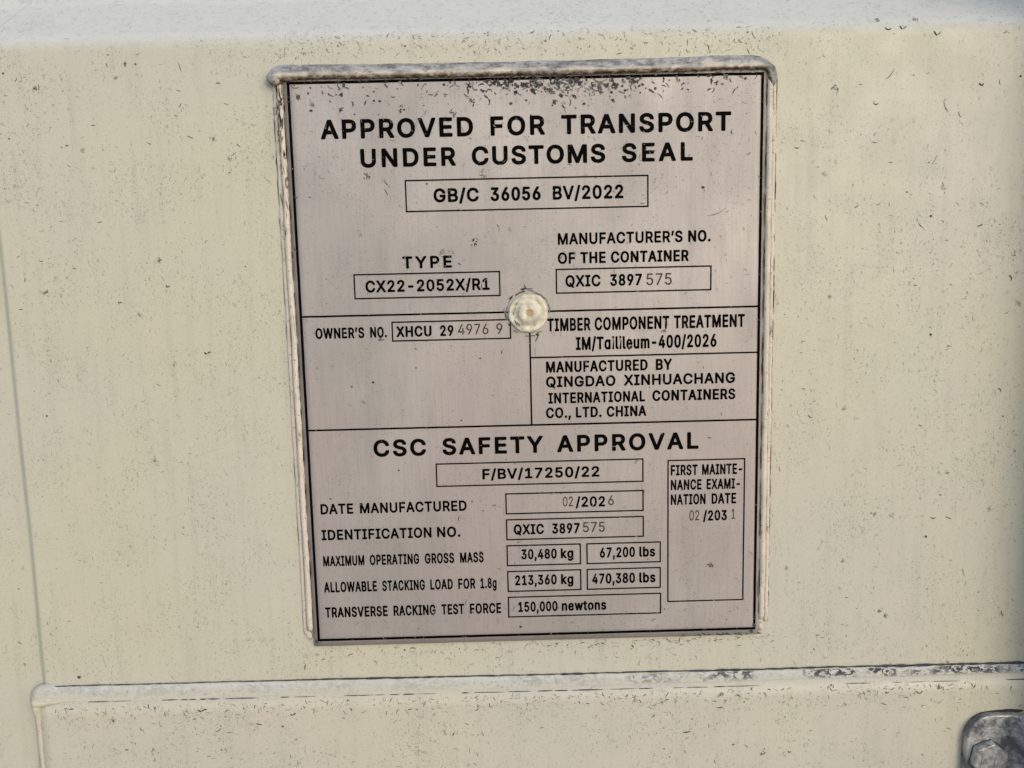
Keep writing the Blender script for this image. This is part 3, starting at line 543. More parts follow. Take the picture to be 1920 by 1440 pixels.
        'W': (521, [[5,502,5,512,9,524,25,535,82,535,94,530,102,521,155,232,210,520,220,531,232,536,286,536,302,531,313,512,363,238,367,242,418,520,428,531,440,536,494,535,511,524,516,505,418,-3,414,-15,406,-22,394,-27,336,-27,324,-22,314,-11,259,265,205,-12,197,-22,182,-27,125,-27,114,-22,106,-15]]),
        'X': (372, [[7,-6,9,12,130,262,17,497,14,512,18,524,26,531,37,535,95,536,111,529,118,520,187,376,262,528,280,536,334,536,347,531,357,520,358,501,243,262,363,12,366,-3,362,-15,353,-23,341,-27,284,-27,268,-19,187,145,103,-20,87,-27,30,-27,14,-20]]),
        'Y': (371, [[5,503,5,512,9,524,25,535,86,536,102,529,109,520,186,342,268,528,282,535,340,536,353,531,363,520,366,508,363,497,236,205,235,-3,229,-17,217,-25,159,-27,148,-22,138,-11,135,205]]),
        '0': (358, [[27,218,28,302,37,375,53,436,79,486,112,521,151,539,177,542,201,541,224,534,243,523,274,494,300,448,318,390,329,317,330,221,323,144,304,71,278,21,262,1,243,-15,224,-25,201,-32,177,-34,151,-30,131,-24,108,-10,77,23,52,75,36,136],[127,183,124,278,127,325,135,367,144,398,157,421,170,431,185,432,200,421,212,402,222,371,229,332,233,228,224,144,214,113,201,88,185,77,170,78,156,90,143,113,134,144]]),
        '1': (358, [[48,-6,47,58,55,74,71,81,140,82,142,85,142,378,140,381,94,334,78,331,66,335,58,343,54,355,55,435,62,447,145,531,159,536,221,535,236,524,240,508,240,85,244,82,298,81,313,74,321,58,320,-7,313,-19,298,-27,74,-27,59,-22]]),
        '2': (358, [[39,-6,40,58,195,297,212,335,217,370,215,397,204,419,189,431,169,432,155,424,145,408,138,385,135,355,127,342,112,335,58,336,46,343,39,358,42,401,49,435,60,462,76,489,93,508,116,526,139,536,162,542,189,542,216,537,239,526,258,512,276,493,291,470,310,416,314,381,313,351,304,304,282,251,246,190,176,85,293,84,308,79,316,70,320,58,319,-7,312,-19,296,-27,66,-27,50,-22]]),
        '3': (358, [[25,119,27,144,40,157,105,157,121,144,128,109,140,90,155,80,178,77,196,82,210,94,219,113,223,136,219,178,213,194,202,208,178,219,121,222,109,230,103,244,105,309,175,425,67,425,52,431,45,440,42,452,42,509,47,525,55,532,67,536,282,536,294,532,303,525,308,513,306,452,222,313,255,295,282,271,301,240,316,202,322,155,320,109,311,71,292,32,259,-4,221,-26,175,-34,128,-27,90,-7,58,25,36,67]]),
        '4': (358, [[22,99,22,166,168,520,176,529,187,535,249,533,262,520,264,501,197,339,199,337,214,344,260,345,272,342,280,335,287,320,287,193,291,190,322,187,335,170,336,105,333,93,318,80,287,78,285,-11,276,-22,264,-27,214,-27,199,-19,191,-3,189,78,45,79,30,85],[137,191,187,315,190,305,190,193,187,190]]),
        '5': (358, [[36,117,37,140,51,155,113,157,129,144,137,109,148,90,163,79,182,78,197,86,209,102,218,125,222,152,221,186,214,213,201,235,186,247,170,250,155,247,140,238,124,223,109,219,59,227,47,235,42,244,40,255,63,521,74,532,86,536,278,536,290,532,301,521,304,509,304,452,297,435,290,428,278,425,151,425,146,359,147,355,170,360,197,359,236,346,272,317,300,271,318,209,320,144,309,82,287,32,255,-4,220,-25,178,-34,136,-28,97,-7,67,26,45,71]]),
        '6': (358, [[38,139,41,205,59,275,86,340,173,521,181,530,192,535,246,536,258,533,270,521,272,502,196,344,238,329,265,309,290,278,308,240,318,190,319,136,311,86,292,40,263,2,227,-24,185,-34,162,-33,138,-27,100,-4,70,32,48,82],[138,123,135,171,144,209,153,225,165,235,177,238,189,236,208,219,220,186,222,144,213,105,196,82,185,76,173,76,153,90]]),
        '7': (358, [[38,446,38,516,45,528,57,535,295,536,311,530,320,516,319,439,161,-10,153,-21,141,-26,80,-26,65,-15,62,5,209,424,61,425,45,432]]),
        '8': (358, [[30,116,31,163,39,202,57,240,78,267,55,309,43,359,45,413,60,463,73,486,89,505,111,523,134,535,157,541,184,542,207,539,230,531,259,513,283,486,302,452,312,413,314,371,310,336,299,302,279,267,295,248,308,225,325,171,326,109,321,82,310,52,281,9,242,-20,196,-33,146,-30,123,-23,100,-11,66,21,41,67],[130,117,128,140,131,163,138,182,150,197,165,206,180,208,196,205,210,194,224,171,229,140,224,109,211,88,188,77,161,79,142,92],[142,356,142,394,153,421,165,430,176,433,188,432,200,425,212,405,217,378,214,352,203,328,188,318,165,320,151,332]]),
        '9': (358, [[38,329,41,393,48,428,58,455,70,478,88,502,109,520,131,533,154,540,185,542,212,538,235,528,254,515,273,496,291,470,303,443,315,401,319,355,317,308,307,262,277,181,185,-11,169,-26,108,-27,96,-22,87,-11,85,1,87,12,162,166,134,174,112,184,77,216,62,239,51,266],[138,318,135,362,145,405,154,420,165,430,177,433,188,431,208,413,220,381,222,339,214,301,196,276,185,271,173,271,162,276,153,285]]),
        '/': (215, [[4,-83,4,-72,119,540,125,551,139,559,193,558,207,547,211,528,96,-83,89,-96,77,-103,31,-103,15,-99]]),
        '-': (358, [[74,182,74,250,82,264,93,271,258,271,273,265,281,254,283,185,278,172,266,163,97,161,82,168]]),
        '.': (172, [[29,29,29,54,35,77,48,96,67,110,86,114,109,109,129,93,140,73,146,42,141,12,128,-11,106,-28,79,-31,56,-21,38,0]]),
        ',': (172, [[20,-126,43,83,51,92,63,98,116,98,128,95,139,85,143,70,104,-130,97,-140,86,-146,43,-146,28,-139]]),
        '’': (164, [[30,312,53,521,61,530,72,535,126,536,138,533,149,523,153,507,114,307,107,298,95,292,53,291,38,299]]),
        'ɑ': (338, [[18,162,19,235,30,292,53,346,68,367,87,386,118,404,149,411,187,408,214,394,226,403,237,406,283,406,301,396,307,381,308,0,305,-11,299,-20,283,-27,237,-27,214,-17,187,-31,156,-35,126,-31,99,-18,68,9,43,50,25,104],[118,145,115,212,126,266,135,285,149,299,160,303,176,301,186,292,196,277,209,231,211,166,201,112,192,92,179,78,168,74,153,76,141,85,131,100]]),
        'i': (157, [[23,472,23,497,31,519,42,535,61,548,84,550,104,544,119,531,132,508,136,481,131,455,116,431,96,419,73,416,50,425,31,447],[31,-5,31,385,38,399,50,405,104,406,119,398,127,381,127,-3,119,-19,100,-27,50,-26,37,-19]]),
        'l': (173, [[31,66,31,514,39,528,50,535,104,535,119,527,127,510,128,83,131,80,150,79,163,68,173,-2,165,-17,142,-27,112,-29,81,-22,62,-9,46,11,37,33]]),
        'e': (323, [[18,161,20,235,33,296,56,346,87,383,106,397,129,406,153,411,176,411,199,406,222,396,241,383,259,366,283,327,300,273,307,204,307,166,303,154,295,147,283,143,122,142,117,139,123,116,133,94,145,81,160,74,179,74,192,81,203,96,211,119,226,131,241,132,295,110,301,100,303,89,294,58,277,23,253,-4,218,-26,179,-35,137,-32,99,-15,66,16,42,54,26,104],[122,248,119,250,124,266,137,289,149,299,164,303,179,299,190,289,205,250,203,248]]),
        'u': (328, [[31,115,30,380,39,399,54,406,104,406,118,399,125,388,128,122,132,103,140,88,150,79,162,77,173,80,186,92,194,107,199,130,202,388,209,399,223,406,273,406,289,399,296,388,297,376,297,-1,289,-20,273,-27,227,-27,215,-23,204,-15,177,-28,146,-32,123,-29,100,-21,73,-1,52,30,38,69]]),
        'm': (467, [[31,-6,30,378,37,397,54,406,96,406,108,405,123,397,150,410,181,413,215,402,246,375,265,393,285,404,304,411,327,413,362,406,392,387,410,366,423,340,431,316,436,281,437,1,430,-19,415,-26,365,-27,352,-22,342,-10,340,266,332,293,315,303,304,302,294,293,283,262,282,1,275,-19,258,-27,208,-27,193,-19,186,-7,185,266,177,293,169,301,162,303,150,301,139,289,128,255,125,-11,115,-22,106,-26,54,-27,39,-20]]),
        'k': (307, [[31,-6,30,512,38,528,50,535,104,535,119,528,127,512,127,293,196,393,208,404,219,406,277,406,289,401,298,389,299,378,296,366,193,216,305,12,308,-3,300,-19,285,-27,223,-27,211,-22,203,-15,127,124,127,1,122,-15,115,-22,104,-27,54,-27,39,-20]]),
        'g': (338, [[18,165,19,235,30,292,53,346,68,367,87,386,118,404,153,411,187,408,214,394,229,404,241,406,287,406,303,396,308,377,307,-38,299,-77,289,-104,271,-131,249,-152,226,-165,199,-174,172,-177,141,-176,114,-169,91,-158,71,-142,54,-123,34,-88,29,-65,37,-50,76,-19,87,-14,103,-16,112,-23,137,-61,149,-68,168,-70,187,-65,200,-54,208,-34,211,-11,210,-8,176,-21,141,-21,110,-12,79,8,54,39,36,73,25,112],[118,150,115,212,126,266,135,285,149,299,160,303,176,301,186,292,197,277,210,231,211,169,201,119,191,100,179,90,168,86,153,88,141,95,131,108]]),
        'b': (338, [[31,-6,30,512,37,527,50,535,104,535,119,527,127,512,127,397,146,406,169,411,192,411,215,406,239,395,257,381,274,362,289,339,307,292,317,246,320,189,317,131,305,77,287,35,262,0,231,-23,208,-32,181,-35,150,-31,123,-17,104,-26,54,-27,39,-20],[127,165,128,227,140,273,158,298,169,302,185,301,197,292,208,275,221,223,221,158,208,104,200,89,188,77,173,74,158,79,146,92,137,112]]),
        's': (296, [[19,87,20,104,30,117,84,133,96,132,107,123,119,89,130,76,142,73,157,73,169,78,177,87,181,108,173,123,92,155,66,173,49,192,36,216,29,239,26,266,27,296,35,327,48,354,66,377,92,397,123,408,153,411,184,407,211,396,238,373,258,342,274,292,269,274,253,264,215,251,200,252,186,262,168,300,150,305,138,303,130,296,124,285,123,273,127,262,136,254,200,231,228,216,249,196,265,173,276,139,279,96,272,58,256,23,230,-6,196,-27,153,-35,111,-30,77,-15,50,11,30,44]]),
        'n': (327, [[31,-6,32,389,41,401,54,406,104,406,123,394,146,406,173,411,200,410,226,401,249,385,268,362,283,331,293,297,297,239,295,-11,285,-23,269,-27,221,-26,212,-22,203,-11,199,255,189,289,181,298,169,302,154,299,143,289,134,274,128,251,125,-11,115,-22,106,-26,54,-27,39,-20]]),
        'w': (437, [[10,373,13,393,29,405,83,406,102,397,108,385,137,237,141,232,173,393,183,403,194,406,252,404,262,397,268,385,298,227,330,385,336,397,347,405,360,406,406,406,422,397,428,385,428,374,347,-7,337,-22,321,-27,275,-27,264,-23,255,-15,217,153,182,-15,171,-24,160,-27,114,-27,97,-19,90,-7]]),
        't': (200, [[-1,321,0,389,14,404,39,408,39,477,45,489,56,496,110,498,125,492,135,474,135,408,172,405,186,393,190,377,190,327,187,315,172,302,137,300,135,297,136,85,141,77,160,81,172,79,186,66,196,0,193,-11,183,-21,145,-31,106,-26,75,-8,54,20,44,47,39,81,39,297,37,300,10,304]]),
        'o': (331, [[18,161,20,235,32,292,56,346,90,385,110,398,133,407,156,411,183,410,226,396,261,366,286,327,303,281,313,223,313,166,308,116,293,66,271,23,243,-8,210,-27,168,-35,129,-30,91,-10,64,18,41,58,25,108],[118,145,115,208,127,266,136,285,149,298,160,302,176,301,187,294,199,277,214,227,216,166,205,112,196,92,183,79,168,74,153,76,141,85,131,100]]),
    },
    'thin': {
        '0': (335, [[34,219,34,299,42,369,58,426,79,469,107,500,141,518,184,520,203,515,222,505,251,476,273,438,290,384,300,315,302,223,295,149,280,88,258,42,228,7,191,-10,168,-13,145,-10,126,-4,107,8,77,42,55,88,40,149],[91,198,89,253,91,311,98,357,108,396,123,426,141,446,161,453,184,451,203,438,219,415,232,380,241,334,246,276,245,207,238,153,227,111,211,80,191,62,168,56,141,63,125,80,109,111,97,153]]),
        '1': (335, [[54,-3,54,52,58,60,147,61,151,64,151,433,66,352,61,356,61,429,145,514,204,515,209,506,209,64,212,61,289,60,292,52,292,-1,285,-6,62,-6],[166,6,163,10,166,49,197,49,197,6]]),
        '2': (335, [[45,-3,45,50,203,287,223,329,229,368,225,402,211,432,188,449,161,453,138,446,117,426,106,399,99,357,49,357,46,360,46,379,54,426,76,472,92,491,111,506,130,515,153,521,176,521,199,517,222,506,240,491,257,472,269,449,279,422,284,395,282,337,270,295,245,245,124,64,288,62,291,56,291,-1,284,-6,53,-6]]),
        '3': (335, [[31,121,30,134,35,138,85,138,89,134,96,99,112,76,138,59,169,56,196,64,216,80,230,107,235,138,234,165,229,188,220,207,206,223,177,238,115,242,112,246,113,303,201,446,54,446,49,453,49,511,58,515,277,513,278,457,177,299,181,296,215,288,242,272,265,246,283,211,292,173,293,126,285,84,269,49,242,17,208,-4,169,-13,127,-8,88,10,60,38,40,76]]),
        '4': (335, [[28,103,27,160,176,510,182,515,232,514,234,506,92,172,97,169,201,170,201,318,209,324,255,322,257,172,262,169,305,168,308,160,307,102,301,99,258,99,257,-1,251,-6,209,-6,201,-1,201,99,35,99],[216,111,213,118,216,156,244,156,245,114]]),
        '5': (335, [[42,118,42,130,46,136,96,135,105,99,123,73,146,59,173,57,196,66,215,87,228,115,234,149,233,188,225,219,210,246,188,264,165,271,142,268,119,258,96,240,48,249,68,511,73,515,269,515,274,507,274,453,269,446,119,446,109,323,112,319,135,332,158,339,196,336,215,328,235,315,263,280,285,226,292,165,286,107,265,52,240,19,208,-4,169,-13,131,-8,96,10,70,38,51,76]]),
        '6': (335, [[45,140,47,199,65,269,92,330,181,511,187,515,237,515,242,511,241,505,148,319,187,319,222,308,251,284,273,249,287,203,290,149,285,103,269,57,242,19,210,-4,172,-13,133,-7,99,14,73,46,54,88],[103,130,101,161,104,192,112,219,124,238,141,252,160,259,180,258,199,249,213,234,224,215,234,169,230,119,222,96,210,76,195,63,180,56,160,55,145,60,130,71,118,86,108,107]]),
        '7': (335, [[44,450,43,510,48,515,286,515,292,510,291,445,129,-1,125,-6,75,-6,71,-5,69,2,230,445,52,446]]),
        '8': (335, [[37,118,38,165,49,207,70,242,98,265,69,299,52,346,50,403,63,449,89,488,106,503,125,513,167,522,210,513,233,499,256,476,273,446,283,411,285,365,277,326,261,292,237,265,256,251,271,233,285,207,294,180,299,149,298,119,293,88,285,65,260,26,225,0,183,-12,137,-9,98,7,68,34,47,73],[94,125,95,157,102,184,117,207,140,224,167,229,194,224,217,207,234,180,241,142,235,103,220,76,194,60,175,55,156,56,125,67,104,92],[110,346,106,373,108,399,117,423,129,439,148,451,171,454,190,449,210,435,224,407,228,369,221,334,202,308,175,296,146,299,125,315]]),
        '9': (335, [[45,330,47,391,63,445,91,488,110,504,130,514,153,521,176,521,199,517,221,506,240,491,256,472,280,422,288,383,290,341,287,302,276,260,242,176,155,-1,149,-6,99,-6,95,-5,93,2,186,191,160,189,133,192,110,202,90,218,72,241,58,268,49,299],[103,325,101,356,104,387,113,414,126,433,141,447,160,454,180,453,199,443,212,429,223,410,234,364,229,310,222,289,211,272,195,257,180,251,160,250,145,254,130,266,118,280,108,302]]),
        'C': (376, [[28,225,30,303,42,373,68,438,101,481,124,500,148,512,174,520,201,521,228,518,251,510,276,496,297,476,318,449,335,415,345,380,350,346,344,342,298,342,293,346,278,396,251,430,236,440,217,447,198,450,174,447,155,438,139,426,111,388,93,334,85,265,89,196,103,138,114,115,130,92,148,75,167,65,201,59,236,69,257,84,272,103,283,126,295,165,349,165,351,161,346,130,332,88,314,53,290,25,251,-1,205,-13,159,-8,117,14,82,49,54,99,38,153]]),
        'K': (345, [[43,-3,43,511,46,515,93,515,100,510,100,267,262,512,331,513,331,504,187,287,333,-1,327,-6,273,-6,266,-1,146,233,100,164,100,-1,93,-6,46,-6],[150,260,149,264,169,295,171,287]]),
    },
}
def word_shape(txt, cut, track=0.0):
    """Vertices and triangles of a word; track adds to every advance."""
    vs_ = []; fs_ = []; x = 0.0
    for c in txt:
        adv, loops = GLYPHS[cut][c]
        polys = [[Vector((l[i] + x, l[i + 1], 0)) for i in range(0, len(l), 2)] for l in loops]
        polys = [p[:-1] if (p[0] - p[-1]).length < .5 else p for p in polys]
        flat = [v for p in polys for v in p]
        st = len(vs_)
        vs_ += [(v.x, v.y) for v in flat]
        for tri in tessellate_polygon(polys):
            i, j, k = tri
            A, B, C_ = flat[i], flat[j], flat[k]
            if (B - A).cross(C_ - A).z < 0: tri = (i, k, j)
            fs_.append(tuple(st + q for q in tri))
        x += adv + track
    return vs_, fs_
def extent(vs_, k):
    a = [v[k] for v in vs_]; return min(a), max(a)
for (mat, zb, cap, words) in TEXT:
    V = []; F = []
    for (w, xa, xb) in words:
        if mat == 'stamp': cut, lim = 'thin', 1.25
        else:
            va, _ = word_shape(w, 'wide'); a, b_ = extent(va, 0); lo, hi = extent(word_shape('H', 'wide')[0], 1)
            ratio = (xb - xa) / (b_ - a) / (cap / (hi - lo))
            cut, lim = ('wide', 1.06) if ratio > .88 else ('narrow', 1.3)
        lo, hi = extent(word_shape('8' if cut == 'thin' else 'H', cut)[0], 1)
        sy = cap / (hi - lo)
        vs_, fs_ = word_shape(w, cut); a, b_ = extent(vs_, 0)
        sx = (xb - xa) / (b_ - a)
        if sx > lim * sy and len(w) > 1:                 # letterspaced rather than stretched
            vs_, fs_ = word_shape(w, cut, ((xb - xa) / (lim * sy) - (b_ - a)) / (len(w) - 1)); a, b_ = extent(vs_, 0)
            sx = (xb - xa) / (b_ - a)
        st = len(V)
        for (x, y) in vs_:
            X = xa + (x - a) * sx; Z = zb + (y - lo) * sy
            V.append((X, PLY(X, Z) - (.10 if mat == 'ink' else .08), Z))
        F += [tuple(st + i for i in f) for f in fs_]
    o = build('stamped_number' if mat == 'stamp' else 'printed_text', V, F, M_STAMP if mat == 'stamp' else M_INK, plate, smooth=False)
    o['label'] = ('thin stamped number ' if mat == 'stamp' else 'black lettering reading ') + ' '.join(w for w, _, _ in words).replace('ɑ', 'a')

# rivet: painted flange, dome and a hollow centre
RX, RZ = -1.1, 24.2
prof = [(1.15, -1.7), (1.35, -1.8), (1.7, -2.7), (2.2, -2.95), (3.2, -2.95), (4.2, -2.6), (4.9, -1.9), (5.4, -1.35), (6.1, -1.15), (6.6, -1.3), (7.3, -1.55), (8.1, -1.45), (8.5, -1.0), (8.7, -.5), (8.8, .2)]
V = []; na = 72
for i in range(na + 1):
    a = 2 * math.pi * i / na; ca, sa = math.cos(a), math.sin(a)
    for k, (r, y) in enumerate(prof):
        rr = r * (1 + (.055 if k > 7 else .03) * nz(ca * 1.3, sa * 1.3, k * .25) + (.035 if k > 7 else .01) * nz(ca * 5, sa * 5, 3 + k * .2))
        yy = y - ((.3 * nz(ca * 3, sa * 3, k * .5) + .2 * nz(ca * 7, sa * 7, k)) if 5 < k < 13 else .08 * nz(ca * 4, sa * 4, k))
        V.append((RX + rr * ca + (.35 if k < 8 else 0), yy, RZ + rr * sa * .97))
rivet = build('rivet', V, grid_faces(na + 1, len(prof)), M_RIVET, plate)
rivet['label'] = 'cream painted round rivet in the middle of the plate'
V = [(RX + .35, -1.7, RZ)] + [(RX + .35 + 1.3 * math.cos(i * math.pi / 10), -1.85, RZ + 1.3 * math.sin(i * math.pi / 10)) for i in range(20)]
build('rivet_core', V, [(0, 1 + (i + 1) % 20, 1 + i) for i in range(20)], M_CORE, rivet)

# sealant round the plate: thick grimy bead on top, two-ridged thin beads at the sides
path = chain([(-104.8, 121.6), (-105.4, 125.6), (-102, 127.3), (-92, 127.2), (-60, 127.0), (0, 126.8), (60, 127.2), (96, 127.7), (101.5, 127.0), (104.2, 123.6), (104.5, 117.5)], .6, 3)
b = bead('top_sealant', path, lambda s: (3.1 + .7 * math.exp(-((s - 3) / 8) ** 2)) * (1 - .45 * smooth(206, 216, s)), lambda s: (2.9 + 1.3 * math.exp(-(s / 10) ** 2)) * (1 - .3 * smooth(206, 216, s)), lambda x, z: -.2 + 2.2 * smooth(125.0, 127.5, z), M_TOP, plate, amp=.2, nv=23, seed=1.2, endtaper=4.5, power=.7)
b['label'] = 'thick grimy grey sealant bead along the top edge'
for sgn, outer_x, inner_x in ((-1, -106.0, -103.6), (1, 105.6, 103.3)):
    z1 = 123.0 if sgn < 0 else 121.5
    for (xc, w, h, y0, seed, nm, zb) in ((inner_x, 1.55, 2.5, 1.4, 4.0 + sgn, 'side_sealant', -119.0), (outer_x, 1.0, 1.0, 2.0, 9.0 + sgn, 'outer_sealant', -120.8)):
        path = line((xc, z1), (xc + sgn * (.2 if nm == 'outer_sealant' else 0), zb), .7)
        path = [(x + .22 * nz(z * .03, seed, 5), z) for x, z in path]
        bead(nm, path, lambda s, w=w: w, lambda s, h=h: h, y0, M_SIDE, plate, amp=.16, nv=11, seed=seed, endtaper=3)
# torn lower corners where the sealant ends
for (x, z, a) in ((-104.6, -121.0, 2.4), (103.6, -122.5, 1.0)):
    bead('sealant_end', line((x - .6, z + 2.2), (x + .3, z - 2.2), .3), lambda s: 1.5, lambda s: 1.5, 2.0, M_SIDE, plate, amp=.7, seed=a, endtaper=2.2)

# ------------------------------------------------------------------ dirt: small dried flecks, curls and scuffs
class Dirt:
    def __init__(s): s.V = []; s.F = []; s.M = []
    def stroke(s, x, z, ln, ang, curv, w, m, yf, n=5, jit=.35):
        st = len(s.V); px, pz, a = x, z, ang - curv * .5
        px -= math.cos(ang) * ln * .5; pz -= math.sin(ang) * ln * .5
        for i in range(n + 1):
            t = i / n
            ww = w * .5 * (math.sin(math.pi * min(1, max(0, t * .86 + .09))) ** .7) * (.75 + .5 * rnd.random())
            nx_, nz_ = -math.sin(a), math.cos(a)
            for sg in (-1, 1):
                X, Z = px + nx_ * ww * sg, pz + nz_ * ww * sg
                s.V.append((X, yf(X, Z), Z))
            px += math.cos(a) * ln / n; pz += math.sin(a) * ln / n
            a += curv / n + (rnd.random() - .5) * jit
        for i in range(n):
            k = st + 2 * i; s.F.append((k, k + 2, k + 3, k + 1)); s.M.append(m)
    def dot(s, x, z, r, m, yf, n=7):
        st = len(s.V); s.V.append((x, yf(x, z), z)); ph = rnd.random() * 6
        for i in range(n):
            a = ph + 2 * math.pi * i / n; rr = r * (.65 + .7 * rnd.random())
            X, Z = x + rr * math.cos(a), z + rr * math.sin(a) * .85
            s.V.append((X, yf(X, Z), Z))
        for i in range(n): s.F.append((st, st + 1 + i, st + 1 + (i + 1) % n)); s.M.append(m)
    def clump(s, x, z, r, cnt, m, yf):
        for _ in range(cnt):
            a = rnd.random() * 6.28; q = r * rnd.random() ** .7
            X, Z = x + q * math.cos(a), z + q * math.sin(a)
            if rnd.random() < .5: s.dot(X, Z, .12 + .3 * rnd.random(), m, yf, 6)
            else: s.stroke(X, Z, .6 + 1.4 * rnd.random(), rnd.random() * 6.28, rnd.uniform(-2, 2), .18 + .25 * rnd.random(), m, yf, 4)
    def make(s, name, parent, label):
        o = build(name, s.V, s.F, None, parent, smooth=False, mats=DIRT, fmat=s.M)
        o['kind'] = 'stuff'; o['label'] = label
        return o

LIFT = .07
def yw(x, z): return wall_y(x, z) + .12 * nz(x * .011, z * .011, 5) - LIFT - .06
def yl(x, z): return ys(x, z) - LIFT - .05
def yp(x, z): return PLY(x, z) - .16

D = Dirt()
def scatter(D, n, x0, x1, z0, z1, yf, ok, dens, dark=.05, mid=.35, size=1.0):
    k = 0; tries = 0
    while k < n and tries < n * 12:
        tries += 1
        x = rnd.uniform(x0, x1); z = rnd.uniform(z0, z1)
        if not ok(x, z) or rnd.random() > dens(x, z): continue
        k += 1
        r = rnd.random(); m = 0 if r < dark else (1 if r < dark + mid else 2)
        sz = size * (.7 + 1.2 * rnd.random() ** 2) * (1.25 if m == 0 else 1)
        if rnd.random() < .45:
            D.dot(x, z, sz * rnd.uniform(.14, .34), m, yf, 6)
        else:
            D.stroke(x, z, sz * rnd.uniform(.8, 2.6), rnd.gauss(-.5, 1.0), rnd.choice((-1, 1)) * rnd.uniform(0, 2.2), sz * rnd.uniform(.16, .34), m, yf, 4)
on_plate = lambda x, z: -108.5 < x < 108 and -126.5 < z < 132
okw = lambda x, z: not on_plate(x, z) and z > -140.5 and abs(x + 228.6) > 3.5
densw = lambda x, z: .25 + .75 * smooth(-.15, .35, nz(x * .025, z * .025, 4.4) + .45 * nz(x * .09, z * .09, 1)) 
scatter(D, 9500, -262, 250, -140, 176, yw, okw, densw, dark=.012, mid=.30, size=.52)
def okb(x, z): return okw(x, z) and 108 > x > -108
scatter(D, 380, -108, 108, 131.5, 143, yw, okb, lambda x, z: 1, .03, .5, .8)
scatter(D, 260, -108, 110, -140, -127, yw, okb, lambda x, z: 1 if z > -132 else .4, .06, .5, .8)
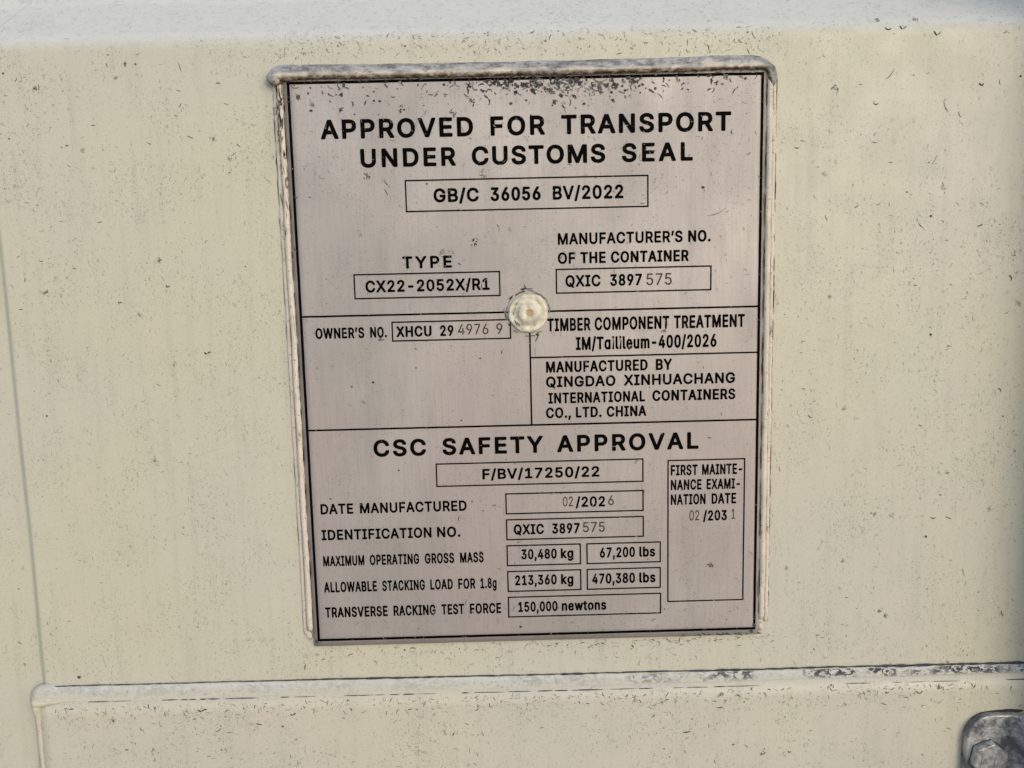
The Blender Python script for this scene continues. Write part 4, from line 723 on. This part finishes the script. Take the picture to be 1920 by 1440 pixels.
# single marks one can find in the photograph: x, z, kind, size, angle
WALL_MARKS = [
    (-174.9, 136.5, 'cup', 1.9, 0), (-175.9, 132.1, 'tick', 2.1, -1.1), (-168.3, 132.3, 'clump', 1.9, 0), (-219.4, 129.5, 'dot', 1.2, 0), (-214.3, 126.8, 'tick', 2.1, 0.8),
    (-206.2, 122.9, 'clump', 2.8, 0), (-148.5, 110.9, 'tick', 1.9, -0.2), (-195.4, 99.6, 'vee', 1.6, 0), (-195.3, 91.2, 'tick', 2.1, -0.4), (-146.6, 115.2, 'tick', 2.6, 1),
    (-130.1, 123.4, 'cup', 2.6, 3.1), (-133.4, 101.2, 'smear', 3.8, 0), (-127.2, 92.7, 'smear', 2.8, 0), (-143.1, 102.0, 'tick', 3.1, -0.5), (-188.8, 97.5, 'clump', 2.1, 0),
    (-122.8, 98.3, 'tick', 2.4, -0.5), (-172.4, 127.0, 'smear', 2.1, 0), (-163.9, 132.2, 'dot', 0.9, 0), (-202.4, 38.6, 'cup', 1.4, 0), (-135.8, 141.4, 'hair', 2.1, -0.6),
    (-144.8, 130.8, 'hair', 5.2, -1.1), (-160.6, 100.0, 'hair', 2.8, -0.4), (174.8, 138.2, 'vee', 4.2, 0), (160.4, 141.1, 'vee', 3.8, 0), (154.3, 141.2, 'cup', 3.8, 0),
    (167.0, 145.3, 'clump', 3.8, 0), (150.9, 145.1, 'clump', 2.4, 0), (131.8, 116.7, 'clump', 3.1, 0), (118.4, 95.3, 'tick', 2.6, 0), (116.1, 92.7, 'cup', 2.8, 0),
    (149.5, 94.0, 'tick', 2.6, 0), (156.7, 85.4, 'tick', 2.4, 0), (149.9, 110.2, 'cup', 3.1, 0), (142.7, 118.0, 'tick', 1.9, 0.1), (203.7, 138.1, 'tick', 2.4, 0.3),
    (211.1, 119.9, 'dot', 1.2, 0), (180.3, 74.6, 'clump', 3.5, 0), (127.9, 81.1, 'smear', 2.1, 0), (194.5, 117.0, 'vee', 2.8, 0), (171.4, 122.0, 'tick', 1.6, 0.2),
    (155.4, 121.7, 'hair', 7.1, 0.6), (180.0, 108.0, 'hair', 5.2, -1), (185.9, 104.6, 'hair', 3.3, -1.2), (164.2, 72.6, 'dot', 0.9, 0), (195.0, 116.5, 'dot', 0.9, 0),
    (175.2, 85.9, 'hair', 4.7, 1.2), (-210.8, 51.8, 'cup', 2.4, 0), (-221.6, 31.0, 'tick', 2.1, 0), (-184.4, 67.5, 'tick', 2.8, 0.1), (-176.2, 76.3, 'tick', 2.1, 0),
    (-157.3, 39.4, 'vee', 2.6, 0), (-178.7, 33.0, 'vee', 1.9, 0), (-142.1, 10.0, 'wave', 3.8, 0), (-157.2, 4.9, 'smear', 2.6, 0), (-157.5, -8.6, 'cup', 1.4, 0),
    (-164.6, -3.4, 'tick', 2.6, -0.3), (-169.2, -37.8, 'smear', 3.1, 0), (-214.9, -16.2, 'dot', 1.2, 0), (-210.5, 37.6, 'clump', 3.3, 0), (-159.9, 50.7, 'clump', 2.4, 0),
    (-171.2, -10.1, 'tick', 1.2, 0.4), (-196.9, 48.3, 'cup', 1.9, 0), (-123.3, 47.1, 'dot', 0.9, 0), (-170.5, 27.4, 'smear', 1.9, 0), (142.5, 67.0, 'tick', 2.4, 0.4),
    (152.2, 67.7, 'tick', 2.4, 0.3), (156.7, 67.6, 'tick', 2.1, 1.5), (157.3, 62.8, 'tick', 1.4, 0), (175.1, 62.2, 'dot', 1.2, 0), (197.0, 57.8, 'tick', 3.1, 0.3),
    (182.8, 51.9, 'cup', 1.6, 0), (169.7, 32.4, 'tick', 1.9, 0), (177.2, 10.6, 'dot', 1.6, 0), (185.3, 5.0, 'cup', 2.4, 3), (131.7, 28.1, 'smear', 1.6, 0),
    (174.6, -29.9, 'cup', 2.4, -0.2), (177.7, -41.2, 'tick', 1.6, 0), (187.4, -52.2, 'tick', 2.6, 0.2), (139.7, -21.9, 'smear', 2.4, 0), (119.7, 3.9, 'tick', 1.6, 0),
    (126.4, 50.4, 'tick', 1.2, -1), (210.9, 34.9, 'cup', 3.8, 2), (212.3, 44.2, 'cup', 2.4, 3), (215.3, 23.1, 'clump', 3.3, 0), (210.8, 19.7, 'hair', 3.3, 0.5),
    (208.8, -15.2, 'cup', 2.8, 2.6), (211.4, -26.9, 'dot', 0.9, 0), (129.6, 62.5, 'hair', 3.3, -1.1), (149.9, -49.5, 'tick', 1.9, -0.4), (161.6, -119.5, 'clump', 2.4, 0),
    (217.6, -42.7, 'smear', 1.9, 0), (155.0, -71.0, 'smear', 2.6, 0), (178.9, -81.9, 'dot', 1.6, 0), (180.1, -85.5, 'tick', 1.2, -0.4), (188.9, -73.2, 'tick', 3.5, -0.3),
    (182.0, -72.7, 'cup', 3.3, 0), (215.9, -119.7, 'tick', 3.1, -1.3), (143.5, -109.7, 'cup', 2.1, 0), (197.5, -99.2, 'hair', 4.2, -1.1), (128.7, -134.6, 'dot', 0.9, 0),
    (184.7, -62.6, 'dot', 0.9, 0), (187.0, -91.5, 'tick', 1.6, -0.8), (141.0, -92.5, 'smear', 1.6, 0), (115.2, -95.1, 'clump', 1.9, 0), (159.0, -116.8, 'clump', 3.3, 0),
    (111.2, -48.8, 'hair', 3.3, -1.4), (121.0, -102.2, 'tick', 1.9, -0.3), (162.4, -71.7, 'hair', 2.8, -0.7), (207.6, -69.9, 'smear', 2.8, 0), (191.8, -143.0, 'smear', 2.1, 0),
    (-211.6, -138.4, 'dot', 1.9, 0), (-238.3, -121.9, 'tick', 2.4, -0.7), (-236.5, -96.0, 'dot', 0.9, 0), (-237.2, -132.7, 'smear', 1.2, 0), (-206.3, -82.5, 'tick', 1.4, 0),
    (-197.6, -93.3, 'tick', 1.9, 0.1), (-184.9, -85.6, 'dot', 0.9, 0), (-181.8, -144.9, 'dot', 0.7, 0), (-132.8, -122.6, 'tick', 1.4, 0), (-101.9, -130.8, 'clump', 2.4, 0),
    (-106.6, -131.7, 'tick', 1.4, 0), (-143.0, -165.1, 'tick', 2.8, 0), (-154.5, -154.1, 'wave', 5.6, 0), (-157.5, -154.8, 'tick', 1.6, 0.5), (-190.6, -172.1, 'vee', 1.9, 0),
    (-187.9, -168.7, 'tick', 1.9, 0), (-118.3, -163.0, 'dot', 1.2, 0), (-113.1, -157.4, 'wave', 3.3, 0), (84.0, -159.7, 'tick', 3.8, 0), (90.4, -178.4, 'dot', 1.2, 0),
    (68.5, -171.1, 'tick', 4.2, 0.4), (95.2, -157.4, 'dot', 0.9, 0), (116.8, -182.9, 'vee', 2.1, 0), (126.5, -172.6, 'tick', 2.1, 0.1), (176.7, -155.2, 'vee', 4.2, 0),
    (185.9, -153.4, 'clump', 2.8, 0), (161.6, -154.8, 'vee', 2.4, 0), (169.9, -162.0, 'tick', 2.4, 0.1), (104.2, -183.1, 'clump', 4.2, 0), (150.9, -154.9, 'clump', 6.1, 0),
    (84.0, -152.9, 'clump', 4.7, 0), (135.1, -151.3, 'clump', 3.8, 0), (195.9, -158.9, 'hair', 1.9, 0.1), (-196.3, -157.5, 'clump', 3.3, 0), (-178.0, -173.8, 'clump', 4.7, 0),
    (-130.6, -162.1, 'clump', 6.1, 0)]
PLATE_MARKS = [
    (-77.9, 117.5, 'dot', 1.9, 0), (-82.3, 117.8, 'tick', 2.8, -0.3), (-95.8, 117.0, 'clump', 2.1, 0), (-90.4, 113.9, 'clump', 1.9, 0), (-96.7, 121.8, 'cup', 4.2, 0),
    (-53.0, 111.2, 'clump', 3.3, 0), (-66.7, 116.9, 'tick', 1.6, -0.4), (-61.9, 114.6, 'dot', 1.2, 0), (-55.9, 116.7, 'cup', 2.1, 0), (-31.0, 109.0, 'clump', 3.3, 0),
    (-23.0, 113.8, 'clump', 2.8, 0), (3.0, 117.7, 'dot', 2.1, 0), (21.1, 121.6, 'dot', 2.8, 0), (28.2, 116.5, 'clump', 3.8, 0), (32.3, 119.2, 'clump', 3.3, 0),
    (4.1, 118.7, 'clump', 5.2, 0), (16.4, 110.9, 'hair', 5.2, -0.8), (15.7, 110.9, 'tick', 1.9, -0.5), (24.3, 111.8, 'dot', 1.2, 0), (45.8, 120.1, 'clump', 2.4, 0),
    (84.2, 122.1, 'clump', 2.4, 0), (68.4, 116.8, 'dot', 0.9, 0), (81.3, 65.6, 'hair', 9.4, 0.3), (75.0, 76.1, 'dot', 1.4, 0), (49.1, 73.7, 'hair', 1.6, 0),
    (-19.3, 83.4, 'clump', 3.3, 0), (-68.6, 84.3, 'clump', 3.1, 0), (-43.3, 80.2, 'dot', 0.9, 0), (-78.2, 111.7, 'clump', 1.9, 0), (-37.5, 51.2, 'clump', 2.4, 0),
    (-23.6, 55.0, 'clump', 3.3, 0), (-2.1, 35.8, 'tick', 1.9, -1), (-79.3, -6.2, 'dot', 0.9, 0), (-69.9, -4.5, 'dot', 1.2, 0), (-74.0, -12.7, 'cup', 2.4, -0.4),
    (-50.9, 1.4, 'dot', 0.9, 0), (-13.2, 7.5, 'tick', 1.6, 1.4), (-31.7, -22.4, 'dot', 0.9, 0), (-22.7, 4.9, 'dot', 0.9, 0), (-50.6, 9.8, 'dot', 0.7, 0),
    (-18.0, -60.9, 'cup', 2.1, 0.4), (-60.2, -44.3, 'dot', 0.9, 0), (-94.1, 2.4, 'dot', 0.7, 0), (-65.5, 14.6, 'clump', 2.4, 0), (59.5, 17.5, 'hair', 3.8, 1.4),
    (58.3, 15.2, 'clump', 1.9, 0), (43.1, 8.5, 'hair', 1.9, 0.3), (-91.2, -56.5, 'dot', 0.9, 0), (-7.5, -118.9, 'dot', 1.2, 0), (79.8, -92.1, 'clump', 2.4, 0),
    (2.0, 7.1, 'hair', 4.2, -1.3), (78.6, -32.9, 'tick', 1.9, -0.2), (2.3, 13.0, 'tick', 2.8, 1.1), (2.8, 14.6, 'dot', 1.6, 0), (-30.3, 46.1, 'tick', 1.2, -0.8)]
for (x, z, kind, sz, ang) in WALL_MARKS:
    yf = yl if z < -149.5 else yw
    sz *= .85
    if kind == 'cup': D.stroke(x, z, sz, ang, 2.0, sz * .17, 0, yf, 8)
    elif kind == 'tick': D.stroke(x, z, sz, ang, .4, sz * .17, rnd.choice((0, 1)), yf, 6)
    elif kind == 'hair': D.stroke(x, z, sz, ang, .8, .3, 1, yf, 8)
    elif kind == 'wave': D.stroke(x - sz * .25, z, sz * .5, -.5, 1.0, .65, 0, yf, 5); D.stroke(x + sz * .22, z + .1, sz * .55, .35, -.9, .7, 0, yf, 5)
    elif kind == 'dot': D.dot(x, z, sz * .5, 0, yf, 9)
    elif kind == 'vee': D.stroke(x - sz * .22, z, sz * .6, -.9, .3, .6, 0, yf); D.stroke(x + sz * .22, z, sz * .6, .7, .3, .6, 1, yf)
    elif kind == 'smear': D.clump(x, z, sz * .5, 9, 2, yf); D.dot(x, z, sz * .16, 1, yf, 8)
    elif kind == 'clump': D.clump(x, z, sz * .5, 12, rnd.choice((1, 1, 2)), yf)
x = -98.0
while x < 101:                # broken dirt line under the plate's lower edge
    ln = rnd.uniform(1.5, 7)
    if rnd.random() < .35 + .5 * smooth(0, 90, x): D.stroke(x + ln / 2, -126.2 + rnd.gauss(0, .15), ln, 0, rnd.uniform(-.2, .2), rnd.uniform(.25, .6), rnd.choice((0, 1, 4)), yw, 6, .08)
    x += ln + rnd.uniform(0, 2)
for i in range(60):
    D.stroke(rnd.gauss(70, 30), -127.4 - abs(rnd.gauss(0, 1.6)), rnd.uniform(.8, 2.6), rnd.gauss(0, .5), rnd.uniform(-1.5, 1.5), rnd.uniform(.2, .45), rnd.choice((0, 1, 2)), yw, 5)
D.make('dirt_flecks', wall, 'small dark flecks of dried dirt on the cream paint')

D = Dirt()
scatter(D, 2600, -222, 240, -215, -150.5, yl, lambda x, z: True, lambda x, z: .2 + .8 * smooth(-.2, .3, nz(x * .04, z * .03, 7.4)) * (.5 + .5 * smooth(-190, -152, z)), .04, .42, .66)
for i in range(330):          # scuffs just under the ledge
    x = rnd.uniform(-222, 235); z = -151 - abs(rnd.gauss(0, 5))
    D.stroke(x, z, rnd.uniform(.8, 2.8), rnd.gauss(-.4, 1), rnd.uniform(-2, 2), rnd.uniform(.2, .45), rnd.choice((0, 1, 1, 2, 2)), yl, 4)
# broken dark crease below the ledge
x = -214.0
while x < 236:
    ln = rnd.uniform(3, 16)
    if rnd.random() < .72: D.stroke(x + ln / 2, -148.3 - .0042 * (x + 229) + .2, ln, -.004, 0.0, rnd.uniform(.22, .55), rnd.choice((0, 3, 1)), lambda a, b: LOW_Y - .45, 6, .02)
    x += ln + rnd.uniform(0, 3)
D.make('ledge_grime', wall, 'dark scuffs and grime below the ledge')

# grime line where the wall meets the ledge
D = Dirt(); x = -224.0
while x < 238:
    ln = rnd.uniform(4, 14)
    w = .55 + .65 * smooth(-160, -60, x) * rnd.random() + .3 * smooth(60, 120, x)
    D.stroke(x + ln / 2, -142.0 - .0042 * (x + 229) + .35 * nz((x + 229) * .02, 8.8), ln * 1.15, -.004, rnd.uniform(-.02, .02), w, 3, lambda a, b: WALL_Y - .75, 6, .03)
    x += ln
D.make('ledge_dirt_line', wall, 'blue black dirt line along the top of the ledge')

# dirt on the plate
D = Dirt()
okp = lambda x, z: abs(x) < 101 and -124.5 < z < 122
scatter(D, 1900, -101, 101, -125, 122, yp, okp, lambda x, z: .25 + .75 * smooth(20, 122, z) * (.4 + .6 * smooth(-.2, .3, nz(x * .04, z * .04, 2))), .10, .55, .6)
scatter(D, 170, -101, 101, -124, -110, yp, okp, lambda x, z: 1, .02, .4, .8)
for i in range(34):           # thick black lumps of grime below the bead
    x = rnd.gauss(14, 20); z = 122.2 - abs(rnd.gauss(0, 3.6)); D.clump(x, z, rnd.uniform(.8, 2.0), 7, rnd.choice((0, 3)), yp); D.dot(x, z, rnd.uniform(.4, .9), rnd.choice((0, 3)), yp, 9)
for i in range(300):          # heavy grime along the top, thickest right of the middle
    x = rnd.gauss(14, 26) if rnd.random() < .62 else rnd.uniform(-100, 98)
    if abs(x) > 100: continue
    z = 122.6 - abs(rnd.gauss(0, 4.2))
    m = rnd.choice((0, 0, 3, 1))
    if rnd.random() < .4: D.dot(x, z, rnd.uniform(.2, .75), m, yp, 7)
    else: D.stroke(x, z, rnd.uniform(.8, 3.2), rnd.gauss(-.8, .9), rnd.uniform(-2, 2), rnd.uniform(.25, .7), m, yp, 5)
for i in range(150):          # brown dirt caught between the bead and the border line
    x = rnd.uniform(-98, 98)
    D.stroke(x, 123.9 + rnd.uniform(-.3, .5), rnd.uniform(1, 4), rnd.gauss(.2, .3), rnd.uniform(-1, 1), rnd.uniform(.25, .6), rnd.choice((4, 4, 0, 1)), yp, 4)
for i in range(46):           # ring of dirt round the rivet
    a = rnd.uniform(0, 6.28); r = 9.2 + abs(rnd.gauss(0, .6))
    m = 0 if (math.sin(a) < -.5 or (math.cos(a) < 0 and math.sin(a) > .4)) else 1
    D.stroke(RX + r * math.cos(a), RZ + r * math.sin(a), rnd.uniform(1, 3.4), a + 1.57, .3, rnd.uniform(.2, .6), m, yp, 5)
def yr(x, z): return -1.75 if math.hypot(x - RX, z - RZ) > 5.6 else -3.1
for i in range(15):           # cracked paint on the rivet's flange, mostly at its left and lower side
    a = rnd.uniform(2.4, 5.2); r = rnd.gauss(6.3, .35)
    D.stroke(RX + r * math.cos(a), RZ + r * math.sin(a), rnd.uniform(.8, 2.6), a + 1.57, .35, rnd.uniform(.15, .4), rnd.choice((1, 1, 4, 2)), yr, 5)
for i in range(26):
    a = rnd.uniform(0, 6.28); r = rnd.uniform(5.8, 8.2); D.dot(RX + r * math.cos(a), RZ + r * math.sin(a), rnd.uniform(.08, .2), rnd.choice((1, 2, 2)), yr, 6)
for sgn in (-1, 1):           # brown grooves along the side sealant, blacker near the top left
    for gx, yy, cnt in ((104.85, 1.0, 95), (107.0, 1.75, 70), (102.15, -.35, 70)):
        for i in range(cnt):
            z = rnd.uniform(-119, 119); ln = rnd.uniform(2, 9)
            D.stroke(sgn * (gx - (.2 if sgn > 0 else 0)) + rnd.gauss(0, .12), z, ln, 1.5708, 0, rnd.uniform(.2, .5), rnd.choice((4, 4, 1)), lambda a, b, yy=yy: yy - .1, 6, .04)
for i in range(60):
    z = 121 - abs(rnd.gauss(0, 22)); D.stroke(-104.0 + rnd.gauss(0, 1.4), z, rnd.uniform(1, 5), 1.57 + rnd.gauss(0, .15), 0, rnd.uniform(.2, .6), rnd.choice((0, 4, 1)), lambda a, b: -1.2 if -105.0 < a < -102.3 else .6, 5, .1)
for (x, z, kind, sz, ang) in PLATE_MARKS:
    if kind == 'tick': D.stroke(x, z, sz, ang, .5, .5, 0, yp, 6)
    elif kind == 'hair': D.stroke(x, z, sz, ang, .25, .26, 1, yp, 8)
    elif kind == 'dot': D.dot(x, z, sz * .5, 0, yp, 8)
    elif kind == 'clump': D.clump(x, z, sz * .5, 12, rnd.choice((0, 1)), yp)
    elif kind == 'cup': D.stroke(x, z, sz, ang, 2.0, .6, 1, yp, 8)
for i in range(16): D.stroke(rnd.gauss(88, 9), -125.2 + rnd.uniform(-.2, .5), rnd.uniform(1, 3), rnd.gauss(0, .3), .3, .5, rnd.choice((0, 3)), yp, 4)
D.dot(98.6, -124.0, 1.0, 3, yp, 9); D.dot(99.9, -121.2, .9, 3, yp, 9); D.dot(-100.9, -123.4, .9, 3, yp, 9)
D.make('plate_grime', plate, 'black grime specks on the metal plate, thickest below the top sealant')

# ------------------------------------------------------------------ locking bar, its bracket and bolt
FL_Y = LOW_Y - 4.2
BX0, BX1, BTOP = 197.4, 222.5, -165.6
prof = [(BX0 + i * 1.2, FL_Y) for i in range(int((BX1 - 6 - BX0) / 1.2))]
cx, r = BX1 - 6, 6.0
prof += [(cx + r * math.sin(a), FL_Y - r + r * math.cos(a)) for a in [i * math.pi / 2 / 8 for i in range(9)]]
prof += [(BX1 + .2, FL_Y - r - 4), (BX1 + .4, FL_Y - r - 8)]
R_O = 24.0; ccx, ccy = BX1 + .5 + R_O, FL_Y - r - 12
prof += [(ccx - R_O * math.cos(a), ccy - R_O * math.sin(a)) for a in [i * math.pi / 18 for i in range(19)]]
e = prof[-1][0]
prof += [(e + .1, ccy + 8), (e + 2, FL_Y - 2), (e + 6, FL_Y), (e + 30, FL_Y)]
bracket = empty('bar_bracket', BX0, LOW_Y, -290)
prop(bracket, 'worn galvanised steel bracket with a hex bolt at the lower right corner', 'bracket')
V = []; nv = 22; arc = 0.0
for i, (x, y) in enumerate(prof):
    if i: arc += math.hypot(x - prof[i - 1][0], y - prof[i - 1][1])
    rr = 12.0
    ztop = BTOP + .5 - (rr - math.sqrt(max(0, rr * rr - (rr - arc) ** 2)) if arc < rr else 0) + .4 * nz(arc * .1, 3)
    for j in range(nv):
        t = (j / (nv - 1)) ** .6
        z = -290 + (ztop + 290) * t
        V.append((x, y, z))
br = build('strap', V, grid_faces(len(prof), nv), M_GALV, bracket)
sm = br.modifiers.new('thickness', 'SOLIDIFY'); sm.thickness = .0036; sm.offset = -1
bv = br.modifiers.new('edge', 'BEVEL'); bv.width = .0012; bv.segments = 3; bv.limit_method = 'ANGLE'; bv.angle_limit = math.radians(50)

def hex_bolt(x, z, y0, rad, h, rot):
    V = []; rings = [(rad, y0 + 1), (rad, y0), (rad, y0 - h + .9), (rad * .96, y0 - h), (0.001, y0 - h)]
    for (q, y) in rings:
        for i in range(6):
            a = rot + i * math.pi / 3
            V.append((x + q * math.cos(a), y, z + q * math.sin(a)))
    F = []
    for k in range(4):
        for i in range(6):
            F.append((k * 6 + i, k * 6 + (i + 1) % 6, k * 6 + 6 + (i + 1) % 6, k * 6 + 6 + i)[::-1])
    return V, F
bxc, bzc = 207.0, -185.2
V, F = hex_bolt(bxc, bzc, FL_Y, 8.5, 3.7, math.radians(20))
bolt = build('hex_bolt', V, F, M_BOLT, bracket, smooth=False)
bv = bolt.modifiers.new('edge', 'BEVEL'); bv.width = .0003; bv.segments = 2; bv.limit_method = 'ANGLE'; bv.angle_limit = math.radians(20)
cu_v, cu_f = word_shape('CK', 'thin', 260)
a, b_ = extent(cu_v, 0)
n0 = len(cu_v); V = []
for yy in (FL_Y - 4.0, FL_Y - 3.5):
    V += [(bxc - 4.6 + (x - a) * 9.0 / (b_ - a), yy, bzc - 1.6 + y * .0075) for x, y in cu_v]
edges = {}
for f in cu_f:
    for i in range(len(f)):
        ed = (f[i], f[(i + 1) % len(f)]); edges[ed] = 1
F = [f for f in cu_f] + [(b2, a2, a2 + n0, b2 + n0) for (a2, b2) in edges if (b2, a2) not in edges]
build('head_mark', V, F, M_GALV, bolt, smooth=False)

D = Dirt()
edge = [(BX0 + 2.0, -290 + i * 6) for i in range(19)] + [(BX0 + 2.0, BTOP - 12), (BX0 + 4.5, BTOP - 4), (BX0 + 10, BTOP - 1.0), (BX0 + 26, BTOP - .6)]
for a, b2 in zip(edge, edge[1:]):  # shade in the gap behind the bracket edge, painted as black strokes
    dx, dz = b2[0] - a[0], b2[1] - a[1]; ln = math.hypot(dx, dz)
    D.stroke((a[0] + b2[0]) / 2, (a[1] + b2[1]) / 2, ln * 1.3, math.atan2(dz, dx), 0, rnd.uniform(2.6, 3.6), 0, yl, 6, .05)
hx = [(bxc + 8.6 * math.cos(math.radians(20 + 60 * i)), bzc + 8.6 * math.sin(math.radians(20 + 60 * i))) for i in range(7)]
for a, b2 in zip(hx, hx[1:]):      # dirt along the foot of each flat
    D.stroke((a[0] + b2[0]) / 2, (a[1] + b2[1]) / 2, 8.8, math.atan2(b2[1] - a[1], b2[0] - a[0]), 0, rnd.uniform(.5, .9), 3, lambda p, q: FL_Y - .15, 6, .03)
D.make('bracket_shade_and_grime', bracket, 'shade painted black behind the edge of the bracket, and grime round the bolt foot')
bar = empty('locking_bar', ccx, ccy, -900)
prop(bar, 'vertical galvanised locking bar held by the bracket at the right', 'locking bar')
V = []; na = 32
for z in (-900, -300, 300, 900):
    for i in range(na + 1):
        a = 2 * math.pi * i / na
        V.append((ccx + 14.0 * math.cos(a), ccy + 14.0 * math.sin(a), z))
build('tube', V, grid_faces(4, na + 1), M_GALV, bar)
